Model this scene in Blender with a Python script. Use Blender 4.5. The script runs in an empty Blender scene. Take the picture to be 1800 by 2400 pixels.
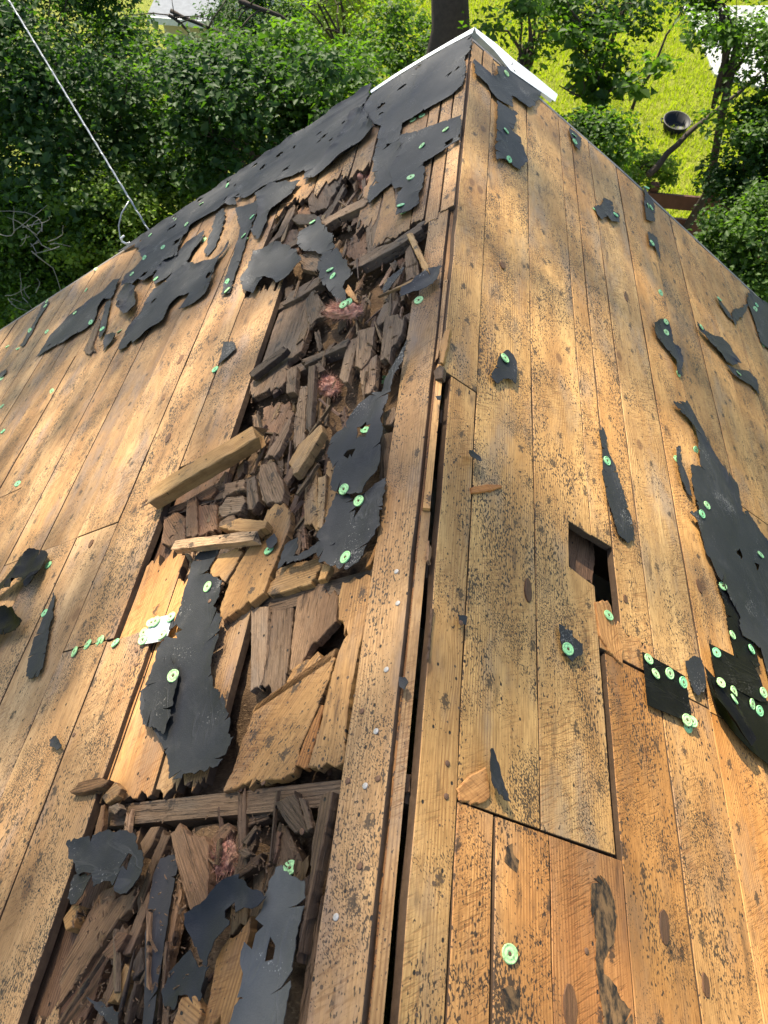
import bpy, bmesh, math, random
import numpy as np
from mathutils import Vector, Matrix, noise as mnoise
from mathutils.geometry import delaunay_2d_cdt

scene = bpy.context.scene
COL = scene.collection
rnd = random.Random(7)

# ------------------------------------------------------------------ camera
R_CAM = np.array([[0.99329956, 0.11097904, 0.03224329],
                  [0.10690781, -0.77641162, -0.62109235],
                  [-0.04389417, 0.62037782, -0.78307385]])     # rows: right, down, forward
F_PX, CAM = 1734.44, np.array([-0.01688, 0.0, 1.1])
cam_d = bpy.data.cameras.new('camera')
cam_d.sensor_fit = 'VERTICAL'; cam_d.sensor_height = 36.0
cam_d.lens = 36.0 * F_PX / 2400.0
cam_d.clip_start = 0.02; cam_d.clip_end = 800
cam = bpy.data.objects.new('camera', cam_d); COL.objects.link(cam)
cam.matrix_world = Matrix(((R_CAM[0][0], -R_CAM[1][0], -R_CAM[2][0], CAM[0]),
                           (R_CAM[0][1], -R_CAM[1][1], -R_CAM[2][1], CAM[1]),
                           (R_CAM[0][2], -R_CAM[1][2], -R_CAM[2][2], CAM[2]), (0, 0, 0, 1)))
scene.camera = cam
cam_d.dof.use_dof = True; cam_d.dof.focus_distance = 1.65; cam_d.dof.aperture_fstop = 11.0

# ------------------------------------------------------------------ sky, sun, exposure
SUN_DIR = Vector((-0.32, 0.56, 0.76)).normalized()
world = bpy.data.worlds.new('World'); scene.world = world; world.use_nodes = True
wn = world.node_tree; bg = wn.nodes['Background']
sky = wn.nodes.new('ShaderNodeTexSky'); sky.sky_type = 'NISHITA'; sky.sun_disc = False
sky.sun_elevation = math.asin(SUN_DIR.z); sky.sun_rotation = math.atan2(SUN_DIR.x, SUN_DIR.y)
sky.air_density = 1.0; sky.dust_density = 1.5
wn.links.new(sky.outputs[0], bg.inputs[0]); bg.inputs[1].default_value = 0.13
sun_d = bpy.data.lights.new('sun', 'SUN'); sun_d.energy = 5.0; sun_d.angle = math.radians(0.9)
sun_d.color = (1.0, 0.915, 0.75)
sun = bpy.data.objects.new('sun', sun_d); COL.objects.link(sun)
sun.rotation_euler = SUN_DIR.to_track_quat('Z', 'Y').to_euler(); sun.location = (0, 0, 30)
scene.view_settings.view_transform = 'Standard'; scene.view_settings.look = 'None'
scene.view_settings.gamma = 1.0; scene.view_settings.use_curve_mapping = False
scene.view_settings.exposure = 1.32
scene.cycles.max_bounces = 6; scene.cycles.diffuse_bounces = 3; scene.cycles.glossy_bounces = 2; scene.cycles.transmission_bounces = 3

# ------------------------------------------------------------------ geometry of the roof
PITCH = 0.60216
SA, CA = math.sin(PITCH), math.cos(PITCH)
Z_GROUND = -5.5
TILE = {'A': (0, 0, 600), 'B': (600, 0, 600), 'C': (1200, 0, 600), 'D': (0, 600, 600), 'E': (600, 600, 600),
        'F': (1200, 600, 600), 'G': (0, 1200, 600), 'H': (600, 1200, 600), 'I': (1200, 1200, 600),
        'J': (0, 1800, 600), 'K': (600, 1800, 600), 'M': (1200, 1800, 600),
        'P': (550, 350, 550), 'Q': (330, 850, 600), 'X': (150, 1850, 700), 'S': (0, 0, 1800)}

def tp(t, x, y):
    ox, oy, s = TILE[t]
    return ox + x * s / 1659.0, oy + y * s / 1659.0

def tps(spec):
    """'B:1,2 3,4 C:5,6' -> list of photo points"""
    out, t = [], 'S'
    for w in spec.split():
        if ':' in w:
            t, w = w.split(':')
        x, y = w.split(',')
        out.append(tp(t, float(x), float(y)))
    return out

def ray(p):
    d = R_CAM.T @ np.array([(p[0] - 900) / F_PX, (p[1] - 1200) / F_PX, 1.0])
    return d / np.linalg.norm(d)

def at(px, py, Y):
    d = ray((px, py)); t = (Y - CAM[1]) / d[1]
    return Vector(CAM + d * t)

def ground_at(px, py, z=Z_GROUND):
    d = ray((px, py)); t = (z - CAM[2]) / d[2]
    return Vector(CAM + d * t)

def uvw(p, w=0.0, side=None):
    """photo point -> (side, u along the ridge, v down the slope) on the plane w above the deck"""
    d = ray(p)
    for s in ((side,) if side else (-1, 1)):
        n = np.array([s * SA, 0, CA])
        t = (w - CAM @ n) / (d @ n)
        P = CAM + t * d - w * n
        if side or (P[0] * s >= -1e-9 and t > 0):
            return s, P[1], P[0] * s / CA
    return s, P[1], P[0] * s / CA

def deck_pt(s, u, v, w=0.0):
    return Vector((s * (v * CA + w * SA), u, -v * SA + w * CA))

def frame(s, u, v, w=0.0, ang=0.0, rx=0.0, ry=0.0):
    """local x along the ridge turned by ang, local z = roof normal"""
    ex = Vector((0, 1, 0)); ez = Vector((s * SA, 0, CA)); ey = ez.cross(ex)
    m = Matrix((ex, ey, ez)).transposed().to_4x4()
    m.translation = deck_pt(s, u, v, w)
    return m @ Matrix.Rotation(ang, 4, 'Z') @ Matrix.Rotation(rx, 4, 'X') @ Matrix.Rotation(ry, 4, 'Y')

# ------------------------------------------------------------------ object helpers
def tag(o, label=None, cat=None, group=None, kind=None):
    if label: o['label'] = label
    if cat: o['category'] = cat
    if group: o['group'] = group
    if kind: o['kind'] = kind
    return o

def mesh_obj(name, verts, faces, mat, parent=None, smooth=False, mw=None, tint=None):
    me = bpy.data.meshes.new(name)
    me.from_pydata([tuple(v) for v in verts], [], faces)
    if mat: me.materials.append(mat)
    if smooth:
        me.polygons.foreach_set('use_smooth', [True] * len(me.polygons))
    me.update()
    o = bpy.data.objects.new(name, me); COL.objects.link(o)
    return place(o, parent, mw, tint)

def place(o, parent=None, mw=None, tint=None):
    if parent is not None:
        o.parent = parent
        o.matrix_parent_inverse = PARENT_INV.get(parent.name, Matrix.Identity(4))
    if mw is not None: o.matrix_basis = mw
    if tint is not None: o.color = tint
    return o
PARENT_INV = {}

def empty(name, loc):
    o = bpy.data.objects.new(name, None); COL.objects.link(o); o.location = loc
    o.empty_display_size = 0.1
    PARENT_INV[o.name] = Matrix.Translation(-Vector(loc))
    return o

class MB:
    def __init__(self): self.v, self.f = [], []
    def box(self, c, sx, sy, sz, m=None):
        b = len(self.v)
        for dz in (-1, 1):
            for dx, dy in ((-1, -1), (1, -1), (1, 1), (-1, 1)):
                p = Vector((dx * sx / 2, dy * sy / 2, dz * sz / 2))
                if m is not None: p = m @ p
                self.v.append(p + Vector(c))
        for f in ((3, 2, 1, 0), (4, 5, 6, 7), (0, 1, 5, 4), (1, 2, 6, 5), (2, 3, 7, 6), (3, 0, 4, 7)):
            self.f.append(tuple(b + i for i in f))
    def bar(self, a, b_, w, h, up=Vector((0, 0, 1))):
        a, b_ = Vector(a), Vector(b_); d = (b_ - a); L = d.length; d.normalize()
        y = up.cross(d).normalized(); z = d.cross(y)
        self.box((a + b_) / 2, L, w, h, Matrix((d, y, z)).transposed())
    def tube(self, pts, radii, n=8, cap=True):
        pts = [Vector(p) for p in pts]; base = len(self.v)
        prev = None
        for i, p in enumerate(pts):
            t = (pts[min(i + 1, len(pts) - 1)] - pts[max(i - 1, 0)]).normalized()
            x = (prev - t * prev.dot(t)) if prev is not None else t.orthogonal()
            if x.length < 1e-6: x = t.orthogonal()
            x.normalize(); prev = x; y = t.cross(x)
            r = radii[i] if hasattr(radii, '__len__') else radii
            for k in range(n):
                a = 2 * math.pi * k / n
                self.v.append(p + (x * math.cos(a) + y * math.sin(a)) * r)
        for i in range(len(pts) - 1):
            for k in range(n):
                a, b = base + i * n + k, base + i * n + (k + 1) % n
                self.f.append((a, b, b + n, a + n))
        if cap:
            self.f.append(tuple(base + k for k in reversed(range(n))))
            e = base + (len(pts) - 1) * n
            self.f.append(tuple(e + k for k in range(n)))
    def lathe(self, prof, n=20, m=None):
        base = len(self.v)
        for r, z in prof:
            for k in range(n):
                a = 2 * math.pi * k / n
                p = Vector((r * math.cos(a), r * math.sin(a), z))
                self.v.append(m @ p if m is not None else p)
        for i in range(len(prof) - 1):
            for k in range(n):
                a, b = base + i * n + k, base + i * n + (k + 1) % n
                self.f.append((a, b, b + n, a + n))
    def build(self, name, mat, parent=None, smooth=False, mw=None, tint=None):
        return mesh_obj(name, self.v, self.f, mat, parent, smooth, mw, tint)

# ------------------------------------------------------------------ materials
class NB:
    def __init__(self, name):
        self.m = bpy.data.materials.new(name); self.m.use_nodes = True
        self.t = self.m.node_tree
        for n in list(self.t.nodes): self.t.nodes.remove(n)
        self.out = self.t.nodes.new('ShaderNodeOutputMaterial')
    def n(self, typ, ins=None, **props):
        nd = self.t.nodes.new('ShaderNode' + typ)
        for k, v in props.items(): setattr(nd, k, v)
        for k, v in (ins or {}).items():
            self.set(nd.inputs[k], v)
        return nd
    def set(self, sock, v):
        if isinstance(v, bpy.types.NodeSocket): self.t.links.new(v, sock)
        elif isinstance(v, bpy.types.Node): self.t.links.new(v.outputs[0], sock)
        else:
            if hasattr(sock.default_value, '__len__') and hasattr(v, '__len__') and len(sock.default_value) == 4 and len(v) == 3:
                v = (*v, 1.0)
            sock.default_value = v
    def math(self, op, a, b=None, c=None, clamp=False):
        nd = self.t.nodes.new('ShaderNodeMath'); nd.operation = op; nd.use_clamp = clamp
        self.set(nd.inputs[0], a)
        if b is not None: self.set(nd.inputs[1], b)
        if c is not None: self.set(nd.inputs[2], c)
        return nd.outputs[0]
    def vmath(self, op, a, b=None):
        nd = self.t.nodes.new('ShaderNodeVectorMath'); nd.operation = op
        self.set(nd.inputs[0], a)
        if b is not None: self.set(nd.inputs[1], b)
        return nd.outputs[0]
    def step(self, x, lo, hi):
        nd = self.t.nodes.new('ShaderNodeMapRange'); nd.interpolation_type = 'SMOOTHSTEP'
        self.set(nd.inputs[0], x); self.set(nd.inputs[1], lo); self.set(nd.inputs[2], hi)
        return nd.outputs[0]
    def mix(self, f, a, b, mode='MIX'):
        nd = self.t.nodes.new('ShaderNodeMix'); nd.data_type = 'RGBA'; nd.blend_type = mode
        self.set(nd.inputs[0], f); self.set(nd.inputs[6], a); self.set(nd.inputs[7], b)
        return nd.outputs[2]
    def noise(self, vec, scale=1.0, detail=2.0, rough=0.5, dist=0.0):
        nd = self.n('TexNoise', {'Scale': scale, 'Detail': detail, 'Roughness': rough, 'Distortion': dist})
        if vec is not None: self.set(nd.inputs['Vector'], vec)
        return nd.outputs[0]
    def voro(self, vec, scale=1.0, feature='F1'):
        nd = self.n('TexVoronoi', {'Scale': scale}, feature=feature, voronoi_dimensions='2D')
        self.set(nd.inputs['Vector'], vec)
        return nd
    def sep(self, v):
        nd = self.n('SeparateXYZ', {0: v}); return nd.outputs
    def comb(self, x, y, z):
        return self.n('CombineXYZ', {0: x, 1: y, 2: z}).outputs[0]
    def bsdf(self, color, rough=0.6, spec=0.35, bump=None, bstr=0.5, bdist=0.002, **kw):
        p = self.n('BsdfPrincipled', {'Base Color': color, 'Roughness': rough, 'Specular IOR Level': spec})
        for k, v in kw.items(): self.set(p.inputs[k.replace('_', ' ')], v)
        if bump is not None:
            b = self.n('Bump', {'Height': bump, 'Strength': bstr, 'Distance': bdist})
            self.t.links.new(b.outputs[0], p.inputs['Normal'])
        self.t.links.new(p.outputs[0], self.out.inputs[0])
        return p

def simple(name, color, rough=0.6, spec=0.4, nscale=0, namt=0.3, metallic=0.0, bump=0.0):
    b = NB(name); col = color; bm = None
    if nscale:
        tc = b.n('TexCoord').outputs['Object']
        nz = b.noise(tc, nscale, 4, 0.6)
        lo = tuple(c * (1 - namt) for c in color); hi = tuple(min(1, c * (1 + namt)) for c in color)
        col = b.mix(nz, lo, hi); bm = nz if bump else None
    b.bsdf(col, rough, spec, bm, bump or 0.1, 0.003, Metallic=metallic)
    return b.m

def wood_mat(name, light, mid, late, stain, rot=0.0, freq=1000.0, speck=1.0, knots=True, grey=(0.23, 0.19, 0.155)):
    b = NB(name)
    tc = b.n('TexCoord').outputs['Object']; oi = b.n('ObjectInfo')
    r = oi.outputs['Random']
    off = b.comb(b.math('MULTIPLY', r, 531.0), b.math('MULTIPLY', r, 173.0), b.math('MULTIPLY', r, 71.0))
    P = b.vmath('ADD', tc, off)
    px, py, pz = b.sep(P)
    warp = b.noise(b.vmath('MULTIPLY', P, (1.3, 9.0, 9.0)), 1.0, 2)
    ph = b.math('MULTIPLY_ADD', py, freq, b.math('MULTIPLY', warp, 26.0))
    if knots:
        kv = b.voro(b.vmath('MULTIPLY', P, (2.9, 5.0, 0.0)))
        kd = b.math('ADD', kv.outputs['Distance'], b.math('MULTIPLY', b.noise(P, 38, 2), 0.035))
        kact = b.math('GREATER_THAN', b.sep(kv.outputs['Color'])[0], 0.76)
        kn = b.math('MULTIPLY', b.step(kd, 0.095, 0.06), kact)
        halo = b.math('MULTIPLY', b.step(kd, 0.42, 0.09), kact)
        ph = b.math('MULTIPLY_ADD', halo, 24.0, ph)
    lines = b.math('MULTIPLY_ADD', b.math('SINE', ph), 0.5, 0.5)
    lines = b.math('POWER', lines, 2.2)
    lmask = b.step(b.noise(b.vmath('MULTIPLY', P, (2.0, 14.0, 3.0)), 1.0, 2), 0.38, 0.68)
    fine = b.noise(b.vmath('MULTIPLY', P, (18.0, 420.0, 420.0)), 1.0, 3, 0.65)
    broad = b.noise(b.vmath('MULTIPLY', P, (2.2, 11.0, 4.0)), 1.0, 2, 0.6)
    mott = b.noise(b.vmath('MULTIPLY', P, (30.0, 80.0, 40.0)), 1.0, 3, 0.7)
    col = b.mix(b.step(broad, 0.3, 0.72), light, mid)
    col = b.mix(b.math('MULTIPLY', b.math('MULTIPLY', lines, lmask), 0.75), col, late)
    col = b.mix(b.math('MULTIPLY', b.step(fine, 0.42, 0.75), 0.6), col, late)
    col = b.mix(b.math('MULTIPLY', b.step(mott, 0.45, 0.72), 0.6), col, tuple(c * 0.62 for c in mid))
    # grey weathering and damp stains, shapes of their own
    g = b.noise(b.vmath('MULTIPLY', P, (3.1, 8.0, 5.0)), 1.0, 4, 0.65)
    col = b.mix(b.math('MULTIPLY', b.step(g, 0.48, 0.74), 0.62 + 0.15 * rot), col, grey)
    g2 = b.noise(b.vmath('MULTIPLY', P, (4.5, 20.0, 5.0)), 1.7, 3, 0.65)
    col = b.mix(b.math('MULTIPLY', b.step(g2, 0.58, 0.74), 0.65), col, stain)
    hgt = b.math('MULTIPLY', fine, 0.5 + rot)
    hgt = b.math('ADD', hgt, b.math('MULTIPLY', mott, 0.5 + 0.6 * rot))
    # saw marks across the board
    sx = b.math('ADD', b.math('MULTIPLY', px, 620.0), b.math('MULTIPLY', py, 330.0))
    saw = b.step(b.noise(b.comb(b.math('MULTIPLY', sx, 0.30), b.math('SUBTRACT', b.math('MULTIPLY', py, 26.0), b.math('MULTIPLY', px, 9.0)), pz), 1.0, 2, 0.6), 0.45, 0.7)
    smask = b.step(b.noise(b.vmath('MULTIPLY', P, (2.5, 7.0, 1.0)), 1.3, 2), 0.44, 0.64)
    saw = b.math('MULTIPLY', saw, smask if not rot else 0.0)
    col = b.mix(b.math('MULTIPLY', saw, 0.55), col, late)
    hgt = b.math('ADD', hgt, b.math('MULTIPLY', saw, -0.45))
    col = b.mix(1.0, col, oi.outputs['Color'], 'MULTIPLY')
    if rot > .5:
        ck = b.step(b.noise(b.vmath('MULTIPLY', P, (9.0, 130.0, 130.0)), 1.0, 3, 0.7, 0.6), 0.58, 0.70)
        col = b.mix(b.math('MULTIPLY', ck, 0.7), col, (0.016, 0.011, 0.008))
        hgt = b.math('ADD', hgt, b.math('MULTIPLY', ck, -1.6))
    if knots:
        col = b.mix(b.math('MULTIPLY', halo, 0.28), col, tuple(c * 0.8 for c in late))
        col = b.mix(b.math('MULTIPLY', kn, 0.7), col, (0.12, 0.055, 0.022))
    if speck:
        dens = b.math('MULTIPLY', oi.outputs['Alpha'], speck)
        n1 = b.noise(b.vmath('MULTIPLY', P, (115.0, 250.0, 50.0)), 1.0, 1.0, 0.5)
        m1 = b.math('MULTIPLY', b.step(b.noise(b.vmath('MULTIPLY', P, (4.0, 9.0, 3.0)), 1.0, 3, 0.65), 0.30, 0.68), 0.82)
        thr = b.math('SUBTRACT', 0.80, b.math('MULTIPLY', b.math('MULTIPLY', m1, dens), 0.33))
        sp = b.step(b.math('SUBTRACT', n1, thr), -0.004, 0.010)
        q = b.comb(b.math('ADD', b.math('MULTIPLY', px, 190.0), b.math('MULTIPLY', py, 140.0)),
                   b.math('SUBTRACT', b.math('MULTIPLY', py, 330.0), b.math('MULTIPLY', px, 230.0)), pz)
        n2 = b.noise(q, 1.0, 1.5, 0.5)
        m2 = b.math('MULTIPLY', b.step(b.noise(b.vmath('ADD', P, (3.3, 8.1, 0.0)), 6.0, 3, 0.65), 0.32, 0.70), 0.85)
        thr2 = b.math('SUBTRACT', 0.80, b.math('MULTIPLY', b.math('MULTIPLY', m2, dens), 0.35))
        sp2 = b.step(b.math('SUBTRACT', n2, thr2), -0.004, 0.012)
        bv = b.voro(b.vmath('MULTIPLY', P, (8.0, 13.0, 0.0)))
        bd = b.math('ADD', bv.outputs['Distance'], b.math('MULTIPLY', b.math('SUBTRACT', b.noise(P, 160, 2, 0.7), 0.5), 0.42))
        bl = b.math('MULTIPLY', b.step(bd, 0.13, 0.05), b.math('GREATER_THAN', b.sep(bv.outputs['Color'])[0], 0.55))
        hv = b.voro(b.vmath('MULTIPLY', P, (17.0, 23.0, 0.0)))
        hole = b.math('MULTIPLY', b.step(hv.outputs['Distance'], 0.062, 0.042), b.math('GREATER_THAN', b.sep(hv.outputs['Color'])[1], 0.72))
        tot = b.math('MAXIMUM', b.math('MULTIPLY', b.math('MAXIMUM', sp, sp2), 0.88), b.math('MULTIPLY', bl, 0.8))
        tot = b.math('MAXIMUM', tot, hole)
        col = b.mix(tot, col, (0.022, 0.017, 0.013))
        hgt = b.math('ADD', hgt, b.math('MULTIPLY', hole, -3.0))
    b.bsdf(col, b.math('MULTIPLY_ADD', mott, 0.25, 0.5), 0.28, hgt, 0.75, 0.0016 + 0.002 * rot)
    return b.m

M = {}
M['wood'] = wood_mat('pine_board', (0.60, 0.375, 0.155), (0.42, 0.235, 0.085), (0.19, 0.085, 0.028), (0.085, 0.052, 0.03))
M['rot'] = wood_mat('rotted_wood', (0.30, 0.20, 0.118), (0.20, 0.122, 0.068), (0.07, 0.04, 0.022), (0.03, 0.021, 0.015), rot=1.0, speck=0.55, knots=False, grey=(0.16, 0.13, 0.10))
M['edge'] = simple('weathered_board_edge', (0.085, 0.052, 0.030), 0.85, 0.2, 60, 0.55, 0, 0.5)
M['stud'] = wood_mat('sawn_stud', (0.42, 0.28, 0.12), (0.30, 0.175, 0.065), (0.15, 0.075, 0.025), (0.05, 0.04, 0.03), rot=0.2, speck=0.3)

def felt_mat(name, c0, c1, rough, spec, dust=0.5):
    b = NB(name); tc = b.n('TexCoord').outputs['Object']; oi = b.n('ObjectInfo')
    P = b.vmath('ADD', tc, b.comb(b.math('MULTIPLY', oi.outputs['Random'], 31.0), oi.outputs['Random'], 0.0))
    n0 = b.noise(P, 7, 5, 0.6); n1 = b.noise(P, 420, 2); n2 = b.noise(P, 60, 5, 0.7)
    col = b.mix(b.step(n0, 0.3, 0.75), c0, c1)
    col = b.mix(b.math('MULTIPLY', n1, 0.35), col, tuple(c * 0.55 for c in c0))
    d = b.math('MULTIPLY', b.step(b.math('MULTIPLY', b.noise(P, 260, 2), b.noise(P, 9, 3)), 0.37, 0.43), dust)
    col = b.mix(d, col, (0.30, 0.28, 0.25))
    dm = b.math('MULTIPLY', b.step(b.noise(P, 13, 5, 0.7), 0.52, 0.8), 0.35 * dust)
    col = b.mix(dm, col, (0.16, 0.14, 0.12))
    col = b.mix(1.0, col, oi.outputs['Color'], 'MULTIPLY')
    cr = b.math('ABSOLUTE', b.math('SUBTRACT', b.noise(b.vmath('MULTIPLY', P, (5.0, 16.0, 1.0)), 1.0, 3, 0.55, 0.8), 0.5))
    cr = b.math('MULTIPLY', b.step(cr, 0.035, 0.0), b.step(b.noise(P, 4.5, 2), 0.45, 0.62))
    col2 = b.mix(b.math('MULTIPLY', cr, 0.22 * dust), col, (0.12, 0.115, 0.11))
    h = b.math('ADD', b.math('ADD', b.math('MULTIPLY', n1, 0.6), n2), b.math('MULTIPLY', cr, 1.0))
    b.bsdf(col2, rough, spec, h, 0.42, 0.002)
    return b.m
M['felt'] = felt_mat('roofing_felt', (0.0135, 0.0138, 0.0155), (0.025, 0.0252, 0.0275), 0.62, 0.3)
M['oldfelt'] = felt_mat('weathered_felt', (0.055, 0.054, 0.052), (0.10, 0.097, 0.09), 0.7, 0.3, 0.8)
M['membrane'] = felt_mat('rubber_membrane', (0.004, 0.004, 0.004), (0.008, 0.008, 0.008), 0.42, 0.05, 0.12)

def cap_mat():
    b = NB('green_plastic'); tc = b.n('TexCoord').outputs['Object']; oi = b.n('ObjectInfo')
    c = b.mix(oi.outputs['Random'], (0.22, 0.58, 0.26), (0.42, 0.66, 0.27))
    c = b.mix(b.math('MULTIPLY', b.step(b.noise(b.vmath('ADD', tc, b.comb(oi.outputs['Random'], 0.0, 0.0)), 260, 3), 0.48, 0.66), 0.6), c, (0.12, 0.17, 0.07))
    b.bsdf(c, 0.45, 0.4)
    return b.m
M['cap'] = cap_mat()
M['steel'] = simple('nail_steel', (0.36, 0.33, 0.29), 0.6, 0.4, 500, 0.5, 0.25)
M['rust'] = simple('rusty_nail', (0.13, 0.07, 0.04), 0.7, 0.3, 500, 0.6, 0.2)
M['silver'] = simple('foil_patch', (0.62, 0.62, 0.62), 0.35, 0.5, 90, 0.25, 0.5, 0.3)
M['white_metal'] = simple('white_painted_metal', (0.66, 0.67, 0.66), 0.45, 0.5, 22, 0.3, 0, 0.2)
M['trim'] = simple('weathered_trim', (0.16, 0.14, 0.12), 0.6, 0.4, 30, 0.4)
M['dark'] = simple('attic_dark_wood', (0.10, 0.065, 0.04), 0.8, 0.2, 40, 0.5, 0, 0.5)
M['siding'] = simple('house_siding', (0.55, 0.55, 0.52), 0.6, 0.3, 6, 0.1)

def wool_mat():
    b = NB('pink_insulation'); tc = b.n('TexCoord').outputs['Object']
    n = b.noise(tc, 55, 5, 0.7)
    c = b.mix(b.step(n, 0.3, 0.7), (0.44, 0.19, 0.135), (0.60, 0.34, 0.24))
    c = b.mix(b.math('MULTIPLY', b.step(b.noise(tc, 25, 3), 0.45, 0.7), 0.7), c, (0.30, 0.17, 0.09))
    b.bsdf(c, 0.95, 0.1, b.noise(b.vmath('MULTIPLY', tc, (200, 500, 300)), 1.0, 3, 0.7), 1.0, 0.004)
    return b.m
M['wool'] = wool_mat()
def tar_mat():
    b = NB('tar_residue'); tc = b.n('TexCoord').outputs['Object']
    n = b.noise(b.vmath('MULTIPLY', tc, (25, 60, 20)), 1.0, 5, 0.7)
    c = b.mix(b.step(n, 0.40, 0.62), (0.016, 0.012, 0.009), (0.17, 0.095, 0.04))
    b.bsdf(c, 0.6, 0.25, n, 0.6, 0.002)
    return b.m
M['tar'] = tar_mat()

def bed_mat():
    b = NB('rot_dust'); tc = b.n('TexCoord').outputs['Object']
    n = b.noise(tc, 14, 6, 0.65); n2 = b.noise(b.vmath('MULTIPLY', tc, (60, 240, 100)), 1.0, 4, 0.7)
    c = b.mix(b.step(n, 0.3, 0.7), (0.075, 0.045, 0.025), (0.23, 0.14, 0.075))
    c = b.mix(b.math('MULTIPLY', b.step(n2, 0.5, 0.7), 0.6), c, (0.36, 0.23, 0.12))
    c = b.mix(b.step(b.noise(tc, 9, 3), 0.56, 0.68), c, (0.035, 0.022, 0.014))
    b.bsdf(c, 0.95, 0.1, b.math('ADD', n2, b.noise(tc, 180, 4, 0.7)), 1.0, 0.006)
    return b.m
M['bed'] = bed_mat()

def leaf_mat(name, c0, c1, trans=0.5):
    b = NB(name)
    at_ = b.n('Attribute', attribute_name='shade').outputs['Fac']
    c = b.mix(at_, c0, c1)
    d = b.n('BsdfDiffuse', {0: c}); t = b.n('BsdfTranslucent', {0: b.mix(1.0, c, (1.6, 1.9, 0.5, 1), 'MULTIPLY')})
    g = b.n('BsdfGlossy', {0: (0.9, 0.95, 0.9, 1), 'Roughness': 0.5})
    mx = b.n('MixShader', {0: trans, 1: d.outputs[0], 2: t.outputs[0]})
    m2 = b.n('MixShader', {0: 0.014, 1: mx.outputs[0], 2: g.outputs[0]})
    b.t.links.new(m2.outputs[0], b.out.inputs[0])
    return b.m
M['leaf'] = leaf_mat('leaf_green', (0.028, 0.062, 0.009), (0.085, 0.150, 0.018), 0.55)
M['leaf_dark'] = leaf_mat('leaf_dark_green', (0.014, 0.040, 0.009), (0.042, 0.085, 0.015), 0.5)
M['leaf_lime'] = leaf_mat('leaf_lime', (0.070, 0.130, 0.014), (0.150, 0.210, 0.025), 0.55)
M['bark'] = simple('bark', (0.055, 0.042, 0.032), 0.9, 0.2, 25, 0.5, 0, 0.8)
M['twig'] = simple('grey_twig', (0.20, 0.19, 0.16), 0.9, 0.2, 60, 0.4)

def grass_mat():
    b = NB('lawn_grass'); tc = b.n('TexCoord').outputs['Object']
    n = b.noise(tc, 1.1, 5, 0.6); n2 = b.noise(tc, 40, 4, 0.7)
    c = b.mix(b.step(n, 0.3, 0.7), (0.20, 0.22, 0.014), (0.28, 0.285, 0.024))
    c = b.mix(b.math('MULTIPLY', n2, 0.45), c, (0.06, 0.10, 0.012))
    b.bsdf(c, 0.85, 0.2, n2, 1.0, 0.05)
    return b.m
M['grass'] = grass_mat()
M['blade'] = leaf_mat('grass_blade', (0.18, 0.215, 0.010), (0.30, 0.31, 0.025), 0.5)
M['concrete'] = simple('concrete', (0.36, 0.36, 0.37), 0.85, 0.2, 4, 0.15, 0, 0.1)
M['shed'] = simple('cream_paint', (0.50, 0.43, 0.27), 0.7, 0.3, 3, 0.12)
M['palewall'] = simple('pale_render', (0.42, 0.46, 0.40), 0.8, 0.2, 2, 0.15)
M['shingle'] = simple('grey_shingle', (0.20, 0.21, 0.22), 0.85, 0.2, 12, 0.3)
M['redwood'] = simple('stained_fence', (0.10, 0.045, 0.03), 0.75, 0.25, 18, 0.4)
M['blackplastic'] = simple('black_plastic', (0.012, 0.012, 0.013), 0.5, 0.2)
M['cable'] = simple('cable_sheath', (0.30, 0.31, 0.32), 0.4, 0.5, 60, 0.3, 0.3)

# ------------------------------------------------------------------ the setting: ground, driveway
def ground_poly(name, pts, z, mat, label=None, kind='structure', thick=0.0):
    n = len(pts)
    v = [(p[0], p[1], z) for p in pts]; f = [tuple(range(n))]
    if thick:
        v += [(p[0], p[1], z - thick) for p in pts]
        f += [(i, i + n, (i + 1) % n + n, (i + 1) % n) for i in range(n)]
    o = mesh_obj(name, v, f, mat)
    return tag(o, label, None, None, kind)

ground = ground_poly('ground', [(-150, -150), (150, -150), (150, 150), (-150, 150)], Z_GROUND, M['grass'])
drive_pts = [ground_at(1600, 20), ground_at(1640, 100), ground_at(1672, 180), ground_at(1800, 215), ground_at(1990, 215), ground_at(1990, 18)]
driveway = ground_poly('driveway', [(p.x, p.y) for p in drive_pts][::-1], Z_GROUND + 0.06, M['concrete'], thick=0.06)

# ------------------------------------------------------------------ the house that carries the roof
house = empty('house', (0, 0, Z_GROUND))
tag(house, 'house whose stripped gable roof of bare pine boards fills the view, ridge running away', 'house')
HALF_V = 4.0; U_BACK = -3.2

def rake_u(s, v):
    if s < 0: return 3.27 + 0.135 * min(1.0, v / 1.1)
    return 3.24 + 0.075 * min(1.0, v / 0.7) + 0.03 * min(1.0, v / 2.5)

def ccw(p):
    a = sum(p[i][0] * p[(i + 1) % len(p)][1] - p[(i + 1) % len(p)][0] * p[i][1] for i in range(len(p)))
    return p if a > 0 else p[::-1]

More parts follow.
